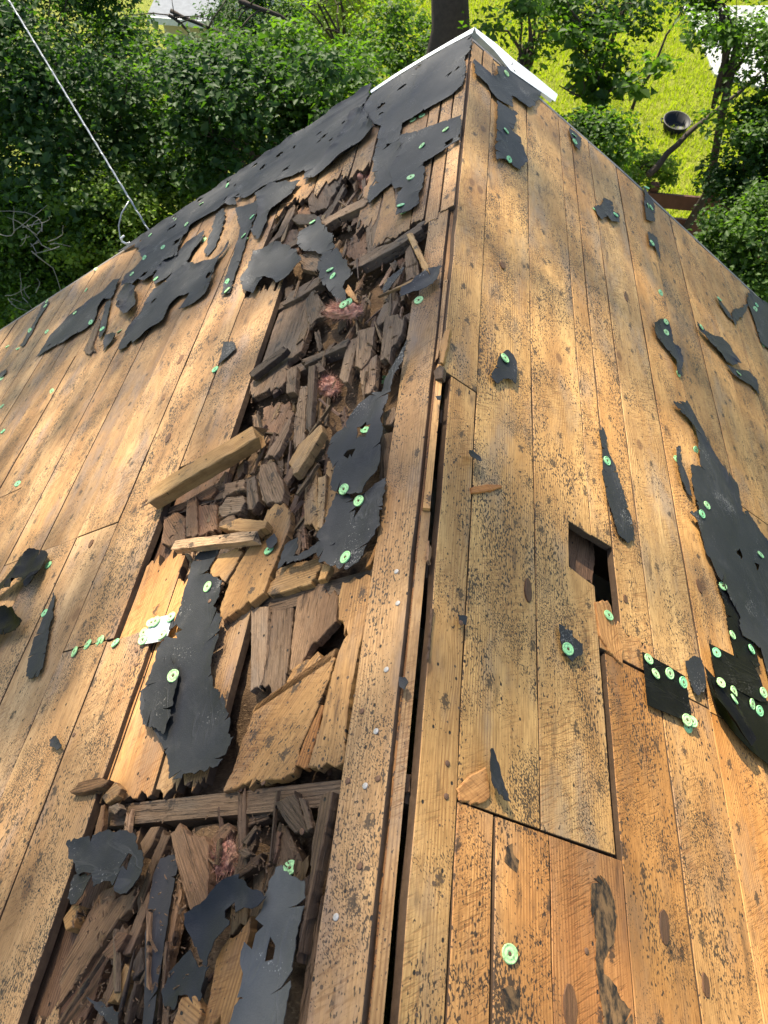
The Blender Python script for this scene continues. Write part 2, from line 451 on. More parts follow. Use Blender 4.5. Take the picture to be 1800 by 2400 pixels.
def ragged(pts, step, ax, ay, rg, spike=0.0):
    out = []
    n = len(pts)
    for i in range(n):
        a, b = pts[i], pts[(i + 1) % n]
        L = math.hypot(b[0] - a[0], b[1] - a[1]); k = max(1, int(L / step))
        for j in range(k):
            t = j / k
            x, y = a[0] + (b[0] - a[0]) * t, a[1] + (b[1] - a[1]) * t
            q = 0.45 if j == 0 else 1.0
            if spike >= 1.5:
                sd = rg.random() * 0; t = min(.98, max(0, t + rg.uniform(-.35, .35) / k)) if j else 0
                x, y = a[0] + (b[0] - a[0]) * t, a[1] + (b[1] - a[1]) * t
                sx = 1.7 * mnoise.noise(Vector((x * 9, y * 42, 5.5 + n))) + 0.8 * mnoise.noise(Vector((x * 20, y * 160, n * 3.3))) + rg.gauss(0, .12) + (rg.choice((-1, 1)) * 1.3 if rg.random() < .06 else 0)
            else: sx = rg.gauss(0, 0.6) + (rg.choice((-1, 1)) * rg.random() ** 3 * spike)
            out.append((x + ax * sx * q, y + ay * rg.gauss(0, 0.6) * q))
    return out

def inset(p, d):
    n = len(p); o = []
    for i in range(n):
        a, b, c = p[i - 1], p[i], p[(i + 1) % n]
        e1 = (b[0] - a[0], b[1] - a[1]); e2 = (c[0] - b[0], c[1] - b[1])
        l1 = math.hypot(*e1) or 1e-9; l2 = math.hypot(*e2) or 1e-9
        nx, ny = -e1[1] / l1 - e2[1] / l2, e1[0] / l1 + e2[0] / l2
        L = math.hypot(nx, ny) or 1e-9
        dd = min(d, 0.35 * min(l1, l2) + 0.0004)
        o.append((b[0] + nx / L * dd, b[1] + ny / L * dd))
    return o

def slab(name, outline, th, mat, mw, parent=None, tint=None, ch=0.002, bow=0.0, rg=None, edge=None):
    """a solid piece: chamfered top outline, sides, bottom; top follows a slight bow"""
    p = ccw(outline); n = len(p)
    ip = inset(p, ch)
    rg = rg or rnd
    L = max(abs(x) for x, y in p) or 1
    zz = lambda x, y: bow * (x / L) ** 2
    v = [(x, y, zz(x, y)) for x, y in ip] + [(x, y, zz(x, y) - ch * 0.9) for x, y in p] + \
        [(x + rg.gauss(0, ch * 0.5), y + rg.gauss(0, ch * 0.5), zz(x, y) - th) for x, y in p]
    f = [tuple(range(n))]
    for i in range(n):
        j = (i + 1) % n
        f.append((i, n + i, n + j, j)); f.append((n + i, 2 * n + i, 2 * n + j, n + j))
    f.append(tuple(2 * n + i for i in reversed(range(n))))
    o = mesh_obj(name, v, f, mat, parent, False, mw, tint)
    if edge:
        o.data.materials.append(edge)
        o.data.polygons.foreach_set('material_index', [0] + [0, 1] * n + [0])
    return o

def lerp3(a, b, t): return tuple(x + (y - x) * t for x, y in zip(a, b))
BOARDS = []
def board(s, u0, u1, v0, v1, tint=None, w=None, th=0.019, jag0=0.0, jag1=0.0, notch=None, mat='wood', step=0.09, alpha=None, name='roof_board', label=None):
    """one sheathing board; notch: list of (u,v) replacing the down-slope edge run"""
    rg = random.Random(int((u0 * 91 + v0 * 773 + s * 31) * 100))
    g = 0.0024 if s < 0 else 0.0018
    uc, vc = (u0 + u1) / 2, (v0 + v1) / 2
    e = [(u0, v0 + g), (u1, v0 + g), (u1, v1 - g), (u0, v1 - g)]
    def seg(a, b, amp):
        L = math.hypot(b[0] - a[0], b[1] - a[1]); k = max(1, int(L / step)); r = []
        for j in range(k):
            t = j / k
            q = 0 if j == 0 else 1
            r.append((a[0] + (b[0] - a[0]) * t, a[1] + (b[1] - a[1]) * t + q * rg.gauss(0, amp)))
        return r
    def endseg(a, b, jag):
        if not jag: return [(a[0] + rg.gauss(0, .001), a[1])]
        r = []; k = max(5, int(abs(b[1] - a[1]) / 0.007))
        for j in range(k):
            t = j / k
            y = a[1] + (b[1] - a[1]) * t
            d = 1.5 * mnoise.noise(Vector((a[0] * 3, y * 38, 1.5))) + .8 * mnoise.noise(Vector((a[0] * 3, y * 150, 8))) + rg.gauss(0, .1) + (rg.choice((-1, 1)) if rg.random() < .07 else 0)
            r.append((a[0] + jag * d * (.4 if j == 0 else 1), y + (rg.uniform(-.3, .3) * (b[1] - a[1]) / k if j else 0)))
        return r
    # rake end follows the rake line
    out = seg(e[0], e[1], 0.0009) + endseg(e[1], e[2], jag1)
    if notch:
        out += [(e[2][0], e[2][1])] + list(notch)
        out += seg(notch[-1] if False else (notch[-1][0] - 1e-4, e[2][1]), e[3], 0.0009)
    else:
        out += seg(e[2], e[3], 0.0009)
    out += endseg(e[3], e[0], jag0)
    sg = 1 if s < 0 else -1
    loc = [(u - uc, sg * (v - vc)) for u, v in out]
    if w is None: w = rg.gauss(0, 0.0012)
    if tint is None:
        if s > 0:
            near = max(0, min(1, (0.55 - uc) / 0.8)) if u1 < 1.0 else 0.0
            c = lerp3((1.04, 0.95, 0.80), (1.0, 0.80, 0.58), near)
            a = 0.95
        else:
            c = (0.79, 0.765, 0.83); a = 1.0
        k = rg.uniform(0.74, 1.12); h = rg.uniform(-0.10, 0.13)
        tint = (c[0] * k, c[1] * k * (1 - h * 0.6), c[2] * k * (1 - h * 1.5), alpha if alpha is not None else a * rg.uniform(0.75, 1.15))
    mw = frame(s, uc, vc, w, 0, abs(rg.gauss(0.006, 0.005)) if s < 0 else -abs(rg.gauss(0.011, 0.003)), 0)
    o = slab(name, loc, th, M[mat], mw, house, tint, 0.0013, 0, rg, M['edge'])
    if label: o['label'] = label
    BOARDS.append((s, u0, u1, v0, v1))
    return o

# right slope ------------------------------------------------------
PW = 0.1826
OR = lambda k=1.0, a=0.9: (1.05 * k, 0.83 * k, 0.62 * k, a)
board(1, U_BACK, 1.30, 0.0335, 0.1115, tint=(0.98, 0.90, 0.76, 0.8))
board(1, 1.302, 3.05, 0.006, 0.1115, tint=(0.98, 0.90, 0.76, 0.8))
board(1, 3.052, 3.24, 0.004, 0.06, tint=(0.8, 0.72, 0.62, 0.6))
board(1, 3.052, 3.25, 0.062, 0.1115, tint=(1.0, 0.92, 0.8, 0.8))
board(1, U_BACK, 0.372, 0.1125, 0.1885, tint=OR(0.98, 0.95))
board(1, U_BACK, 0.372, 0.1895, 0.309, tint=OR(1.0, 1.1))
board(1, U_BACK, 0.374, 0.311, 0.490, tint=(0.78, 0.58, 0.44, 0.55))
board(1, 0.377, rake_u(1, .2), 0.1125, 0.2935, tint=(1.12, 1.03, 0.84, 1.05))
hole_a = [(1.082, 0.4765), (1.084, 0.440), (1.086, 0.404), (1.03, 0.400), (0.955, 0.397), (0.948, 0.43), (0.940, 0.4765)]
board(1, 0.378, rake_u(1, .4), 0.2950, 0.4770, notch=hole_a, tint=(1.10, 1.01, 0.84, 0.95))
board(1, U_BACK, 0.783, 0.492, 0.661)
board(1, 0.79, 0.868, 0.4785, 0.6605, tint=(0.95, 0.78, 0.62, 0.6), jag1=0.02)
board(1, 0.86, rake_u(1, .57), 0.553, 0.6605, tint=(1.10, 0.99, 0.82, 1.0))
board(1, 1.087, rake_u(1, .5), 0.4785, 0.5505, tint=(1.10, 0.98, 0.80, 0.9))
v = 0.6625
jts = {0: (0.78,), 1: (0.775,), 2: (), 3: (1.6,), 4: (0.37, 2.4), 5: (1.2,), 6: (0.0, 2.0), 7: (0.8,)}
i = 0
while v < HALF_V - 0.05:
    cuts = [U_BACK] + list(jts.get(i, (rnd.choice((0.0, 0.4, 0.8, 1.2)),))) + [rake_u(1, v)]
    v1 = min(HALF_V, v + PW)
    gap = 0.007 if i == 0 else 0.0
    for a, b in zip(cuts[:-1], cuts[1:]):
        board(1, a + 0.0012, b - 0.0012, v + 0.0008, v1 - 0.0008 - (gap if b > 2 else 0), alpha=rnd.uniform(0.7, 1.05))
    v += PW; i += 1

# left slope -------------------------------------------------------
TL = lambda k=1.0, a=0.5: (0.75 * k, 0.715 * k, 0.75 * k, a + .4)
board(-1, U_BACK, 1.30, 0.0120, 0.0212, tint=(0.42, 0.30, 0.21, 0.9), w=-0.008, th=0.016)
board(-1, U_BACK, 1.62, 0.0190, 0.1085, tint=TL(0.92, 0.45), th=0.024, jag1=0.012, w=0.001)
board(-1, 1.60, 2.025, 0.024, 0.092, tint=TL(1.06, 0.55), jag0=0.02, jag1=0.006, w=-0.003)
board(-1, 1.33, 1.66, 0.004, 0.022, tint=TL(1.15, 0.3), jag0=0.03, jag1=0.01, w=-0.006)
board(-1, 2.015, 3.27, 0.005, 0.054, tint=TL(1.25, 0.5), jag0=0.005)
board(-1, 1.99, 3.275, 0.0555, 0.105, tint=TL(1.18, 0.55), jag0=0.01)
board(-1, 2.03, 3.28, 0.107, 0.155, tint=TL(1.0, 0.55), jag0=0.012)
board(-1, 2.02, 3.29, 0.157, 0.293, tint=TL(0.8, 0.5), jag0=0.03, w=-0.004)
board(-1, 2.20, 3.30, 0.297, 0.385, tint=TL(0.72, 0.5), jag0=0.05, w=-0.004)
board(-1, 2.62, 3.30, 0.387, 0.480, tint=TL(0.8, 0.5), jag0=0.06)
board(-1, 2.72, 3.32, 0.482, 0.662, jag0=0.07)
board(-1, 2.70, 3.35, 0.664, 0.846, jag0=0.06)
board(-1, 1.335, 2.13, 0.664, 0.846, tint=TL(1.06, 0.55), jag0=0.008, jag1=0.05)
board(-1, 0.395, 1.0, 0.700, 0.845, tint=(1.0, 0.80, 0.64, 0.35), jag1=0.035, w=-0.012)
board(-1, 0.40, 0.92, 0.555, 0.697, tint=(0.98, 0.82, 0.66, 0.3), jag1=0.03, jag0=0.012, w=-0.010)
board(-1, 0.41, 0.80, 0.420, 0.552, tint=TL(1.0, 0.4), jag1=0.02, jag0=0.02, w=-0.012)
board(-1, U_BACK, 0.778, 0.690 + 0.012, 0.866, tint=TL(1.0, 0.5), jag1=0.003)
board(-1, U_BACK, 0.782, 0.868, 1.040, tint=TL(1.05, 0.5))
board(-1, 0.786, 3.37, 0.848, 1.0385, tint=TL(1.05, 0.6))
v = 1.0415; i = 0
jl = {0: (1.2,), 1: (1.2,), 2: (1.2, 2.8), 3: (0.8, 2.4), 4: (1.6,), 5: (2.45,), 6: (1.2,), 7: (2.0,), 8: (2.4,), 9: (1.6,)}
while v < HALF_V - 0.05:
    cuts = [U_BACK] + list(jl.get(i, (rnd.choice((0.4, 1.2, 2.0)),))) + [rake_u(-1, v)]
    v1 = min(HALF_V, v + PW)
    for a, b in zip(cuts[:-1], cuts[1:]):
        board(-1, a + 0.002, b - 0.002, v + 0.0008, v1 - 0.0008, alpha=rnd.uniform(0.7, 1.0))
    v += PW; i += 1
# boards left in the broken lower area, sunk a little
board(-1, U_BACK, 0.03, 0.125, 0.29, tint=TL(0.9, 0.4), w=-0.018, jag1=0.05)
board(-1, U_BACK, 0.02, 0.30, 0.48, tint=TL(0.8, 0.4), w=-0.022, jag1=0.05)
board(-1, U_BACK, 0.05, 0.49, 0.685, tint=TL(0.8, 0.4), w=-0.020, jag1=0.05)

board(-1, 0.80, 1.42, 0.668, 0.862, tint=(.8, .62, .5, .4), w=-0.034, mat='rot', jag1=.02, jag0=.02)
board(-1, -0.35, 0.352, 0.585, 0.742, tint=(.75, .62, .52, .4), w=-0.034, mat='rot', jag1=.02)
# ridge beam seen in the open ridge slot, rafters, attic parts
def ridge_piece(u0, u1, z, tint, wd=0.026):
    m = MB(); m.box((0, 0, -0.06), u1 - u0, wd, 0.12)
    mw = Matrix.Translation((0.001, (u0 + u1) / 2, z)) @ Matrix.Rotation(math.pi / 2, 4, 'Z')
    return m.build('ridge_beam', M['wood'], house, False, mw, tint)
ridge_piece(U_BACK, 0.895, -0.014, (0.66, 0.60, 0.53, 0.5), 0.017)
ridge_piece(0.897, 1.32, -0.006, (1.15, 1.0, 0.8, 0.1), 0.014)
ridge_piece(1.322, 3.2, -0.025, (0.8, 0.7, 0.6, 0.2))
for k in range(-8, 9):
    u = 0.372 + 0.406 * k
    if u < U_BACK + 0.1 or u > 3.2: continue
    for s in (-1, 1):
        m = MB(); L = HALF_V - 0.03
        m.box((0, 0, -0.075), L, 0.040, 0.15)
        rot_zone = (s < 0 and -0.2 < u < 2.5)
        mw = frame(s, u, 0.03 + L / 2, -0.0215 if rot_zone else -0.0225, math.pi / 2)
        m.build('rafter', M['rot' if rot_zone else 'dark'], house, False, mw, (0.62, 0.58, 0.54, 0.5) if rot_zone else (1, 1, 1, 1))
# walls
wx = HALF_V * CA - 0.25
zw = -wx / CA * SA - 0.2
for yy in (U_BACK + 0.06, 3.02):
    vs = [(-wx, yy, Z_GROUND), (wx, yy, Z_GROUND), (wx, yy, zw), (0, yy, -0.2), (-wx, yy, zw)]
    vs += [(x, y + 0.12, z) for x, y, z in vs]
    fs = [(0, 1, 2, 3, 4), (9, 8, 7, 6, 5)] + [(i, i + 5, (i + 1) % 5 + 5, (i + 1) % 5) for i in range(5)]
    mesh_obj('gable_wall', vs, fs, M['siding'], house)
for sx in (-1, 1):
    m = MB(); m.box((sx * (wx - 0.06), (U_BACK + 3.1) / 2, (Z_GROUND + zw) / 2), 0.12, 3.02 - U_BACK - 0.2, zw - Z_GROUND - 0.02)
    m.build('side_wall', M['siding'], house)
# rake trim boards along both gable edges
for s in (-1, 1):
    for v0, v1 in ((0.0, 0.9), (0.9, 1.9), (1.9, 2.95), (2.95, HALF_V)):
        a = deck_pt(s, rake_u(s, v0) + 0.012, v0 + 0.004, -0.052); b_ = deck_pt(s, rake_u(s, v1) + 0.012, v1, -0.052)
        m = MB(); m.bar(a, b_, 0.020, 0.105, Vector((s * SA, 0, CA)))
        m.build('rake_board', M['trim'], house)

def px_quad_sheet(name, spec, w, mat, parent=None, thick=0.0015, side=None):
    pts = [deck_pt(*uvw(p, w, side), w) for p in tps(spec)]
    n = len(pts); s = side or -1
    nz = Vector((s * SA, 0, CA))
    v = [p for p in pts] + [p - nz * thick for p in pts]
    f = [tuple(range(n)), tuple(reversed(range(n, 2 * n)))] + [(i, (i + 1) % n, (i + 1) % n + n, i + n) for i in range(n)]
    return mesh_obj(name, v, f, mat, parent)
# white metal drip edge at the peak, one bent strip on each side, with its turned-down lip
def drip(s, outer, inner, w):
    o = [deck_pt(*uvw(p, w, s), w) for p in tps(outer)]; q = [deck_pt(*uvw(p, w, s), w) for p in tps(inner)]
    n = len(o); nz = Vector((s * SA, 0, CA)); lip = [p - nz * 0.045 + Vector((0, 0.004, 0)) for p in o]
    v = q + o + lip; f = []
    for i in range(n - 1):
        f.append((i, i + 1, n + i + 1, n + i)); f.append((n + i, n + i + 1, 2 * n + i + 1, 2 * n + i))
    ob = mesh_obj('drip_edge', v, f, M['white_metal'], house)
    sm = ob.modifiers.new('thickness', 'SOLIDIFY'); sm.thickness = 0.0012
drip(-1, 'B:1416,178 1250,272 1080,372 900,482 738,590', 'B:1402,215 1245,296 1078,392 902,500 748,603', 0.010)
drip(1, 'B:1418,178 1560,285 C:5,378 150,490 296,612', 'B:1428,215 1545,325 C:-10,455 140,560 280,658', 0.012)

# dust, splinters and wool under the broken boards: one uneven sheet of debris
def bed(u0, u1, v0, v1, depth, name, step=0.02):
    nu, nv = int((u1 - u0) / step), int((v1 - v0) / step)
    vs, fs = [], []
    for i in range(nu + 1):
        for j in range(nv + 1):
            u, v = u0 + (u1 - u0) * i / nu, v0 + (v1 - v0) * j / nv
            n = mnoise.fractal(Vector((u * 4.5, v * 7, 3.1)), 0.8, 2.1, 4)
            n2 = mnoise.noise(Vector((u * 30, v * 45, 9)))
            vs.append(deck_pt(-1, u, v, depth + 0.028 * n + 0.006 * n2))
    for i in range(nu):
        for j in range(nv):
            a = i * (nv + 1) + j
            fs.append((a, a + nv + 1, a + nv + 2, a + 1))
    return tag(mesh_obj(name, vs, fs, M['bed'], house, True), kind='stuff')
bed(0.40, 2.78, 0.09, 0.90, -0.062, 'attic_debris')
bed(-0.5, 0.345, 0.11, 0.76, -0.058, 'attic_debris')
# pieces of board glimpsed through the square hole of the right slope

# ------------------------------------------------------------------ broken wood, traced piece by piece
def poly_frame(spec, w, side, grain='pca'):
    pts = tps(spec)
    s = side
    uv = [uvw(p, w, s)[1:] for p in pts]
    sg = 1 if s < 0 else -1
    P = [(u, sg * v) for u, v in uv]
    cx = sum(p[0] for p in P) / len(P); cy = sum(p[1] for p in P) / len(P)
    if grain == 'u': ang = 0.0
    else:
        den = ragged(P, 0.01, 0, 0, random.Random(1))
        mx = sum(p[0] for p in den) / len(den); my = sum(p[1] for p in den) / len(den)
        sxx = sum((p[0] - mx) ** 2 for p in den); syy = sum((p[1] - my) ** 2 for p in den); sxy = sum((p[0] - mx) * (p[1] - my) for p in den)
        ang = 0.5 * math.atan2(2 * sxy, sxx - syy)
    ca, sa = math.cos(-ang), math.sin(-ang)
    loc = [((x - cx) * ca - (y - cy) * sa, (x - cx) * sa + (y - cy) * ca) for x, y in P]
    return s, cx, sg * cy, ang, loc

FRAG_K = 0.74
def fragment(label, spec, w=0.0, th=0.018, tint=(1, 1, 1, 0.5), mat='rot', side=-1, rx=0.0, ry=0.0, ax=0.011, grain='pca', group=None, name='wood_fragment', cat='wood fragment', bow=0.0):
    rg = random.Random(sum(ord(c) for c in spec))
    s, u, v, ang, loc = poly_frame(spec, w, side, grain)
    ext = max(p[0] for p in loc) - min(p[0] for p in loc)
    ax = min(ax, 0.05 * ext)
    loc = ragged(loc, 0.0075, ax, 0.0011, rg, 1.6)
    if mat == 'rot' and tint[0] >= 1.69:
        mat = 'wood'; kk = .37 * rg.uniform(.85, 1.15); tint = (tint[0] * kk, tint[1] * kk, tint[2] * kk, .6)
    if mat == 'rot':
        kk = FRAG_K * rg.uniform(.8, 1.15); tint = (tint[0] * kk, tint[1] * kk * .985, tint[2] * kk * .97, tint[3])
    mw = frame(s, u, v, w, ang, rx, ry)
    o = slab(name, loc, th, M[mat], mw, None, tint, 0.0016, bow, rg)
    return tag(o, label, cat, group)

D1, D2, D3, D4 = (0.55, 0.52, 0.50, 0.5), (0.85, 0.82, 0.80, 0.5), (1.25, 1.2, 1.15, 0.4), (1.7, 1.62, 1.5, 0.35)
RED = (1.25, 1.0, 0.85, 0.3)
G_UP = 'broken boards in the upper decayed strip'
G_LO = 'broken boards in the lower hole'
# ---- upper decayed strip: view P
FR = [
 ('pale split board end standing beside the felt tear near the left rake', 'P:178,592 250,400 320,398 300,462 245,560 200,622', -.004, .02, D4),
 ('brown board stub right of the pale split board end', 'P:238,665 300,590 390,402 432,400 420,445 335,600 255,675', -.014, .02, D2),
 ('reddish rotten board lying below the brown stub', 'P:300,680 340,600 440,560 460,600 440,720 350,700', -.03, .02, RED),
 ('wide dark slab of rotted board leaning under the apex felt', 'P:508,275 560,205 720,150 772,182 740,255 640,400 560,442 528,440', -.008, .02, (0.75, .7, .68, .5)),
 ('narrow blackish plank beside the wide leaning slab', 'P:598,482 690,385 768,252 785,268 742,345 665,470', -.012, .016, D1),
 ('short dark board lying across above the square felt piece', 'P:400,492 440,460 560,458 602,482 612,530 430,526', -.002, .018, D1),
 ('reddish crumbling board stub under the wide leaning slab', 'P:445,440 500,385 545,440 530,460 450,460', -.03, .02, RED),
 ('broken lath leaning on insulation under the apex', 'P:820,130 850,120 862,210 850,300 828,240', -.02, .014, D2),
 ('long splinter lying over the rafter below the pink insulation', 'P:612,505 800,398 930,330 962,348 905,402 700,500 640,540', .004, .03, D3),
 ('tan board between the apex felt and the felt with two caps', 'P:1060,288 1130,258 1142,480 1100,625 1030,662', -.004, .018, D4),
 ('grey brown board beneath the torn lower edge of the apex felt', 'P:988,362 1056,300 1040,662 940,735 925,560', -.006, .018, D2),
 ('crumbling red brown board below the grey brown board', 'P:770,742 800,640 880,560 925,470 935,735 850,770', -.026, .02, RED),
 ('wedge of broken board with a jagged end under two caps', 'P:1132,545 1140,500 1200,460 1250,440 1255,500 1180,525', -.004, .018, D4),
 ('charred looking lath lying diagonally across the upper gap', 'P:800,812 1000,692 1140,642 1300,518 1335,502 1322,560 1150,690 960,792 830,852', .0, .03, D2),
 ('pale loose stick leaning on the ridge board', 'P:1208,592 1250,580 1312,720 1372,832 1382,882 1342,872 1270,722', .022, .012, (2.1, 2.0, 1.85, .2)),
 ('light broken board stub under the pale loose stick', 'P:1204,722 1240,670 1292,792 1302,902 1212,932', -.010, .02, D3),
 ('brown board piece between the two torn felt pieces', 'P:430,742 560,722 645,742 592,802 582,866 470,842', .0, .018, D3),
 ('dark rotten lath under the fan shaped felt', 'P:330,1092 400,1002 520,932 605,890 622,942 470,1042 345,1102', -.006, .028, D2),
 ('broad weathered board with a ragged lower end beside the intact planks', 'P:300,1162 390,1082 500,1042 532,1242 470,1420 Q:950,0 940,130 900,172 820,192 730,236 718,130 P:120,1660 200,1492 270,1252', -.012, .02, (1.15, 1.05, .95, .5)),
 ('black weathered stick lying on the broad ragged board', 'P:100,1582 130,1550 350,1386 376,1402 342,1442 130,1606', .018, .018, (.32, .31, .31, .2)),
 ('dark curled slab above the broad ragged board', 'P:505,1062 570,992 642,1112 602,1152 632,1172 530,1242 510,1202', .004, .014, D1),
 ('narrow upright stake of brown board in the middle of the strip', 'P:740,1602 800,1332 872,1322 852,1422 800,1642 770,1652', -.004, .018, D2),
 ('olive brown board piece right of the narrow stake', 'P:870,1282 990,1252 962,1452 902,1542 848,1532', .0, .018, D3),
 ('tan splintered board piece below the olive brown one', 'P:880,1552 970,1462 1002,1452 992,1662 960,1720 905,1740', -.004, .018, D3),
 ('slanting board with a nail head and a broken right edge', 'P:1060,1192 1202,1172 1180,1292 1110,1402 1090,1512 1030,1492 1042,1352', .004, .018, D2),
 ('thin lath lying over the rafter above the narrow stake', 'P:470,1482 680,1402 802,1332 792,1392 600,1472 480,1532', .0, .03, D2),
 ('thin sliver bridging the crumb pile below the ridge', 'P:1010,1042 1202,942 1302,890 1292,922 1100,1002', .006, .008, D4),
 ('split stub below the crumb pile', 'P:1050,1092 1122,1058 1152,1082 1112,1172 1010,1250 1000,1210', -.002, .02, D3),
 ('paper thin tan wedge standing beside the pink wool', 'P:775,990 795,945 840,1010 875,1090 850,1080 780,1010', .012, .006, (2.2, 1.9, 1.6, .1)),
 ('small square block of rotten wood by the narrow stake', 'P:560,1520 600,1500 640,1560 600,1580 570,1560', .0, .02, D1),
 # ---- view Q
 ('thin brown stave below the broad ragged board', 'Q:940,30 1010,20 1004,200 940,202', -.008, .018, D2),
 ('long grey brown stave standing in the middle of the debris', 'Q:1030,150 1076,150 1062,500 992,562 988,400', -.012, .02, D3),
 ('long dark stave leaning beside the grey brown one', 'Q:1090,30 1136,18 1092,452 1058,422', .006, .016, D1),
 ('pointed pale splinter standing across the debris', 'Q:1160,402 1182,432 1082,602 1012,712 980,732 964,642 1020,532', .020, .024, D4),
 ('split pale strip lying in the debris left of the pointed splinter', 'Q:970,332 962,422 902,562 862,612 800,622 832,560 902,462', -.004, .016, D3),
 ('rotten brown plank under the fallen stud', 'Q:800,300 960,250 990,330 900,440 780,560 730,560 790,420', -.028, .016, RED),
 ('square block of rotted board in the middle of the debris', 'Q:765,652 862,642 880,702 918,762 936,842 902,902 790,896 760,762', .006, .022, D3),
 ('upright block left of the square block', 'Q:680,742 736,735 762,892 722,952 690,952 684,852', .002, .026, D2),
 ('small cube of cracked board, upper of two by the fallen stud', 'Q:540,782 662,756 676,822 602,832 530,882', .004, .022, D3),
 ('small cube of cracked board, lower of two by the fallen stud', 'Q:500,932 560,872 662,862 676,902 642,962 500,1002', .004, .022, D3),
 ('low stub behind the thick chip', 'Q:500,1062 510,1032 592,970 612,1022 560,1060', .0, .02, D2),
 ('reddish stave, right one of three under the stud', 'Q:370,922 490,916 492,1082 362,1132', -.014, .02, RED),
 ('reddish stave, thin middle one of three under the stud', 'Q:300,882 360,872 366,1102 346,1122 290,1122 290,1002', -.006, .02, (1.1, .9, .75, .3)),
 ('reddish stave, left one of three under the stud with frayed top', 'Q:140,992 240,972 292,1012 282,1142 232,1182 130,1172', -.008, .02, (1.5, 1.2, 1.0, .3)),
 ('torn reddish board end along the lower side of the stud', 'Q:160,978 230,930 320,882 480,802 472,872 352,892 252,952', -.012, .018, (1.4, 1.1, .9, .3)),
 ('long tan board between the debris and the double capped felt', 'Q:1060,622 1140,662 1146,902 1172,1082 1060,1052 1058,802', -.010, .02, D4),
 ('slim tan strip fixed to the long tan board', 'Q:1150,742 1202,732 1190,900 1172,1082 1140,1072', -.002, .016, D4),
 ('tan board end behind the felt with the double cap', 'Q:1200,640 1250,650 1260,800 1290,850 1230,1000 1200,1080 1180,900', -.012, .018, D4),
 ('thick chip of wood lying over the loose stick', 'Q:500,1068 640,1006 812,1020 802,1052 742,1102 562,1086', .034, .022, (1.9, 1.7, 1.45, .2)),
 ('large loose board with a small felt scrap and one cap', 'Q:830,932 932,890 962,982 962,1052 902,1202 832,1372 792,1492 702,1532 642,1602 532,1652 515,1602 560,1452 642,1302 722,1172 782,1052', .006, .02, (1.8, 1.62, 1.4, .3)),
 ('wavy edged pale board beside the hourglass felt', 'Q:450,1330 520,1240 640,1200 660,1230 600,1330 540,1420 505,1380 460,1400', .006, .018, (1.9, 1.7, 1.45, .2)),
 ('tan split board under the lowest tongue of felt', 'Q:800,1482 902,1332 1002,1292 1152,1270 1162,1332 1102,1432 862,1502', -.006, .018, D4),
 ('small pale offcut below the tongue of felt', 'Q:1146,1412 1180,1302 1232,1312 1192,1402', .002, .014, (2.0, 1.8, 1.5, .2)),
 ('long orange splinter along the ridge board', 'Q:1450,1332 1552,1100 1572,1132 1482,1312', .0, .012, (1.8, 1.5, 1.1, .2)),
 ('broken board by the right edge of the long felt strip', 'Q:1565,330 1640,280 1659,330 1620,400 1570,410', .0, .03, D3),
 ('dark board right of the long felt strip', 'Q:1560,470 1630,450 1610,700 1590,900 1540,780', -.01, .018, D2),
 # ---- view H: sunk boards below the strip
 ('sunk dark board with a nail, left of two below the strip', 'H:110,548 242,522 222,862 182,1142 40,1132 62,902', -.020, .018, (.95, .85, .75, .4)),
 ('sunk dark board with a big knot, right of two below the strip', 'H:252,530 440,482 532,542 524,702 382,852 292,1002 220,1022', -.016, .018, (1.1, .95, .8, .4)),
 ('narrow sunk stave left of the two dark boards', 'H:-30,620 80,612 66,900 20,1150 -40,1160', -.014, .018, D3),
 ('strip of board beside the ridge plank, split along its left edge', 'H:562,432 736,420 742,602 702,742 652,942 602,1202 562,1652 330,1656 402,1452 462,1172 532,902 592,802 532,702 532,542', -.003, .018, (1.75, 1.55, 1.35, .6)),
 ('broad tan board with a stepped broken top above the lower hole', 'H:0,1242 182,1152 232,1012 332,962 402,912 482,962 528,872 472,1082 422,1202 372,1322 302,1502 240,1700 K:60,80 J:1440,128 1500,20 H:-110,1500', -.008, .018, (1.8, 1.55, 1.3, .5)),
 ('crumbling orange rot filling the long crack', 'H:422,1232 442,1242 400,1420 332,1659 250,1642 310,1480', -.006, .014, (1.7, 1.2, .8, .2)),
]
for lab, spec, w, th, tint in FR:
    r_ = random.Random(len(lab) * 13 + int(w * 1e4))
    fragment(lab, spec, w, th, tint, rx=r_.uniform(-.05, .05), ry=r_.uniform(-.035, .035), group=G_UP)
FRAG_K = 0.60
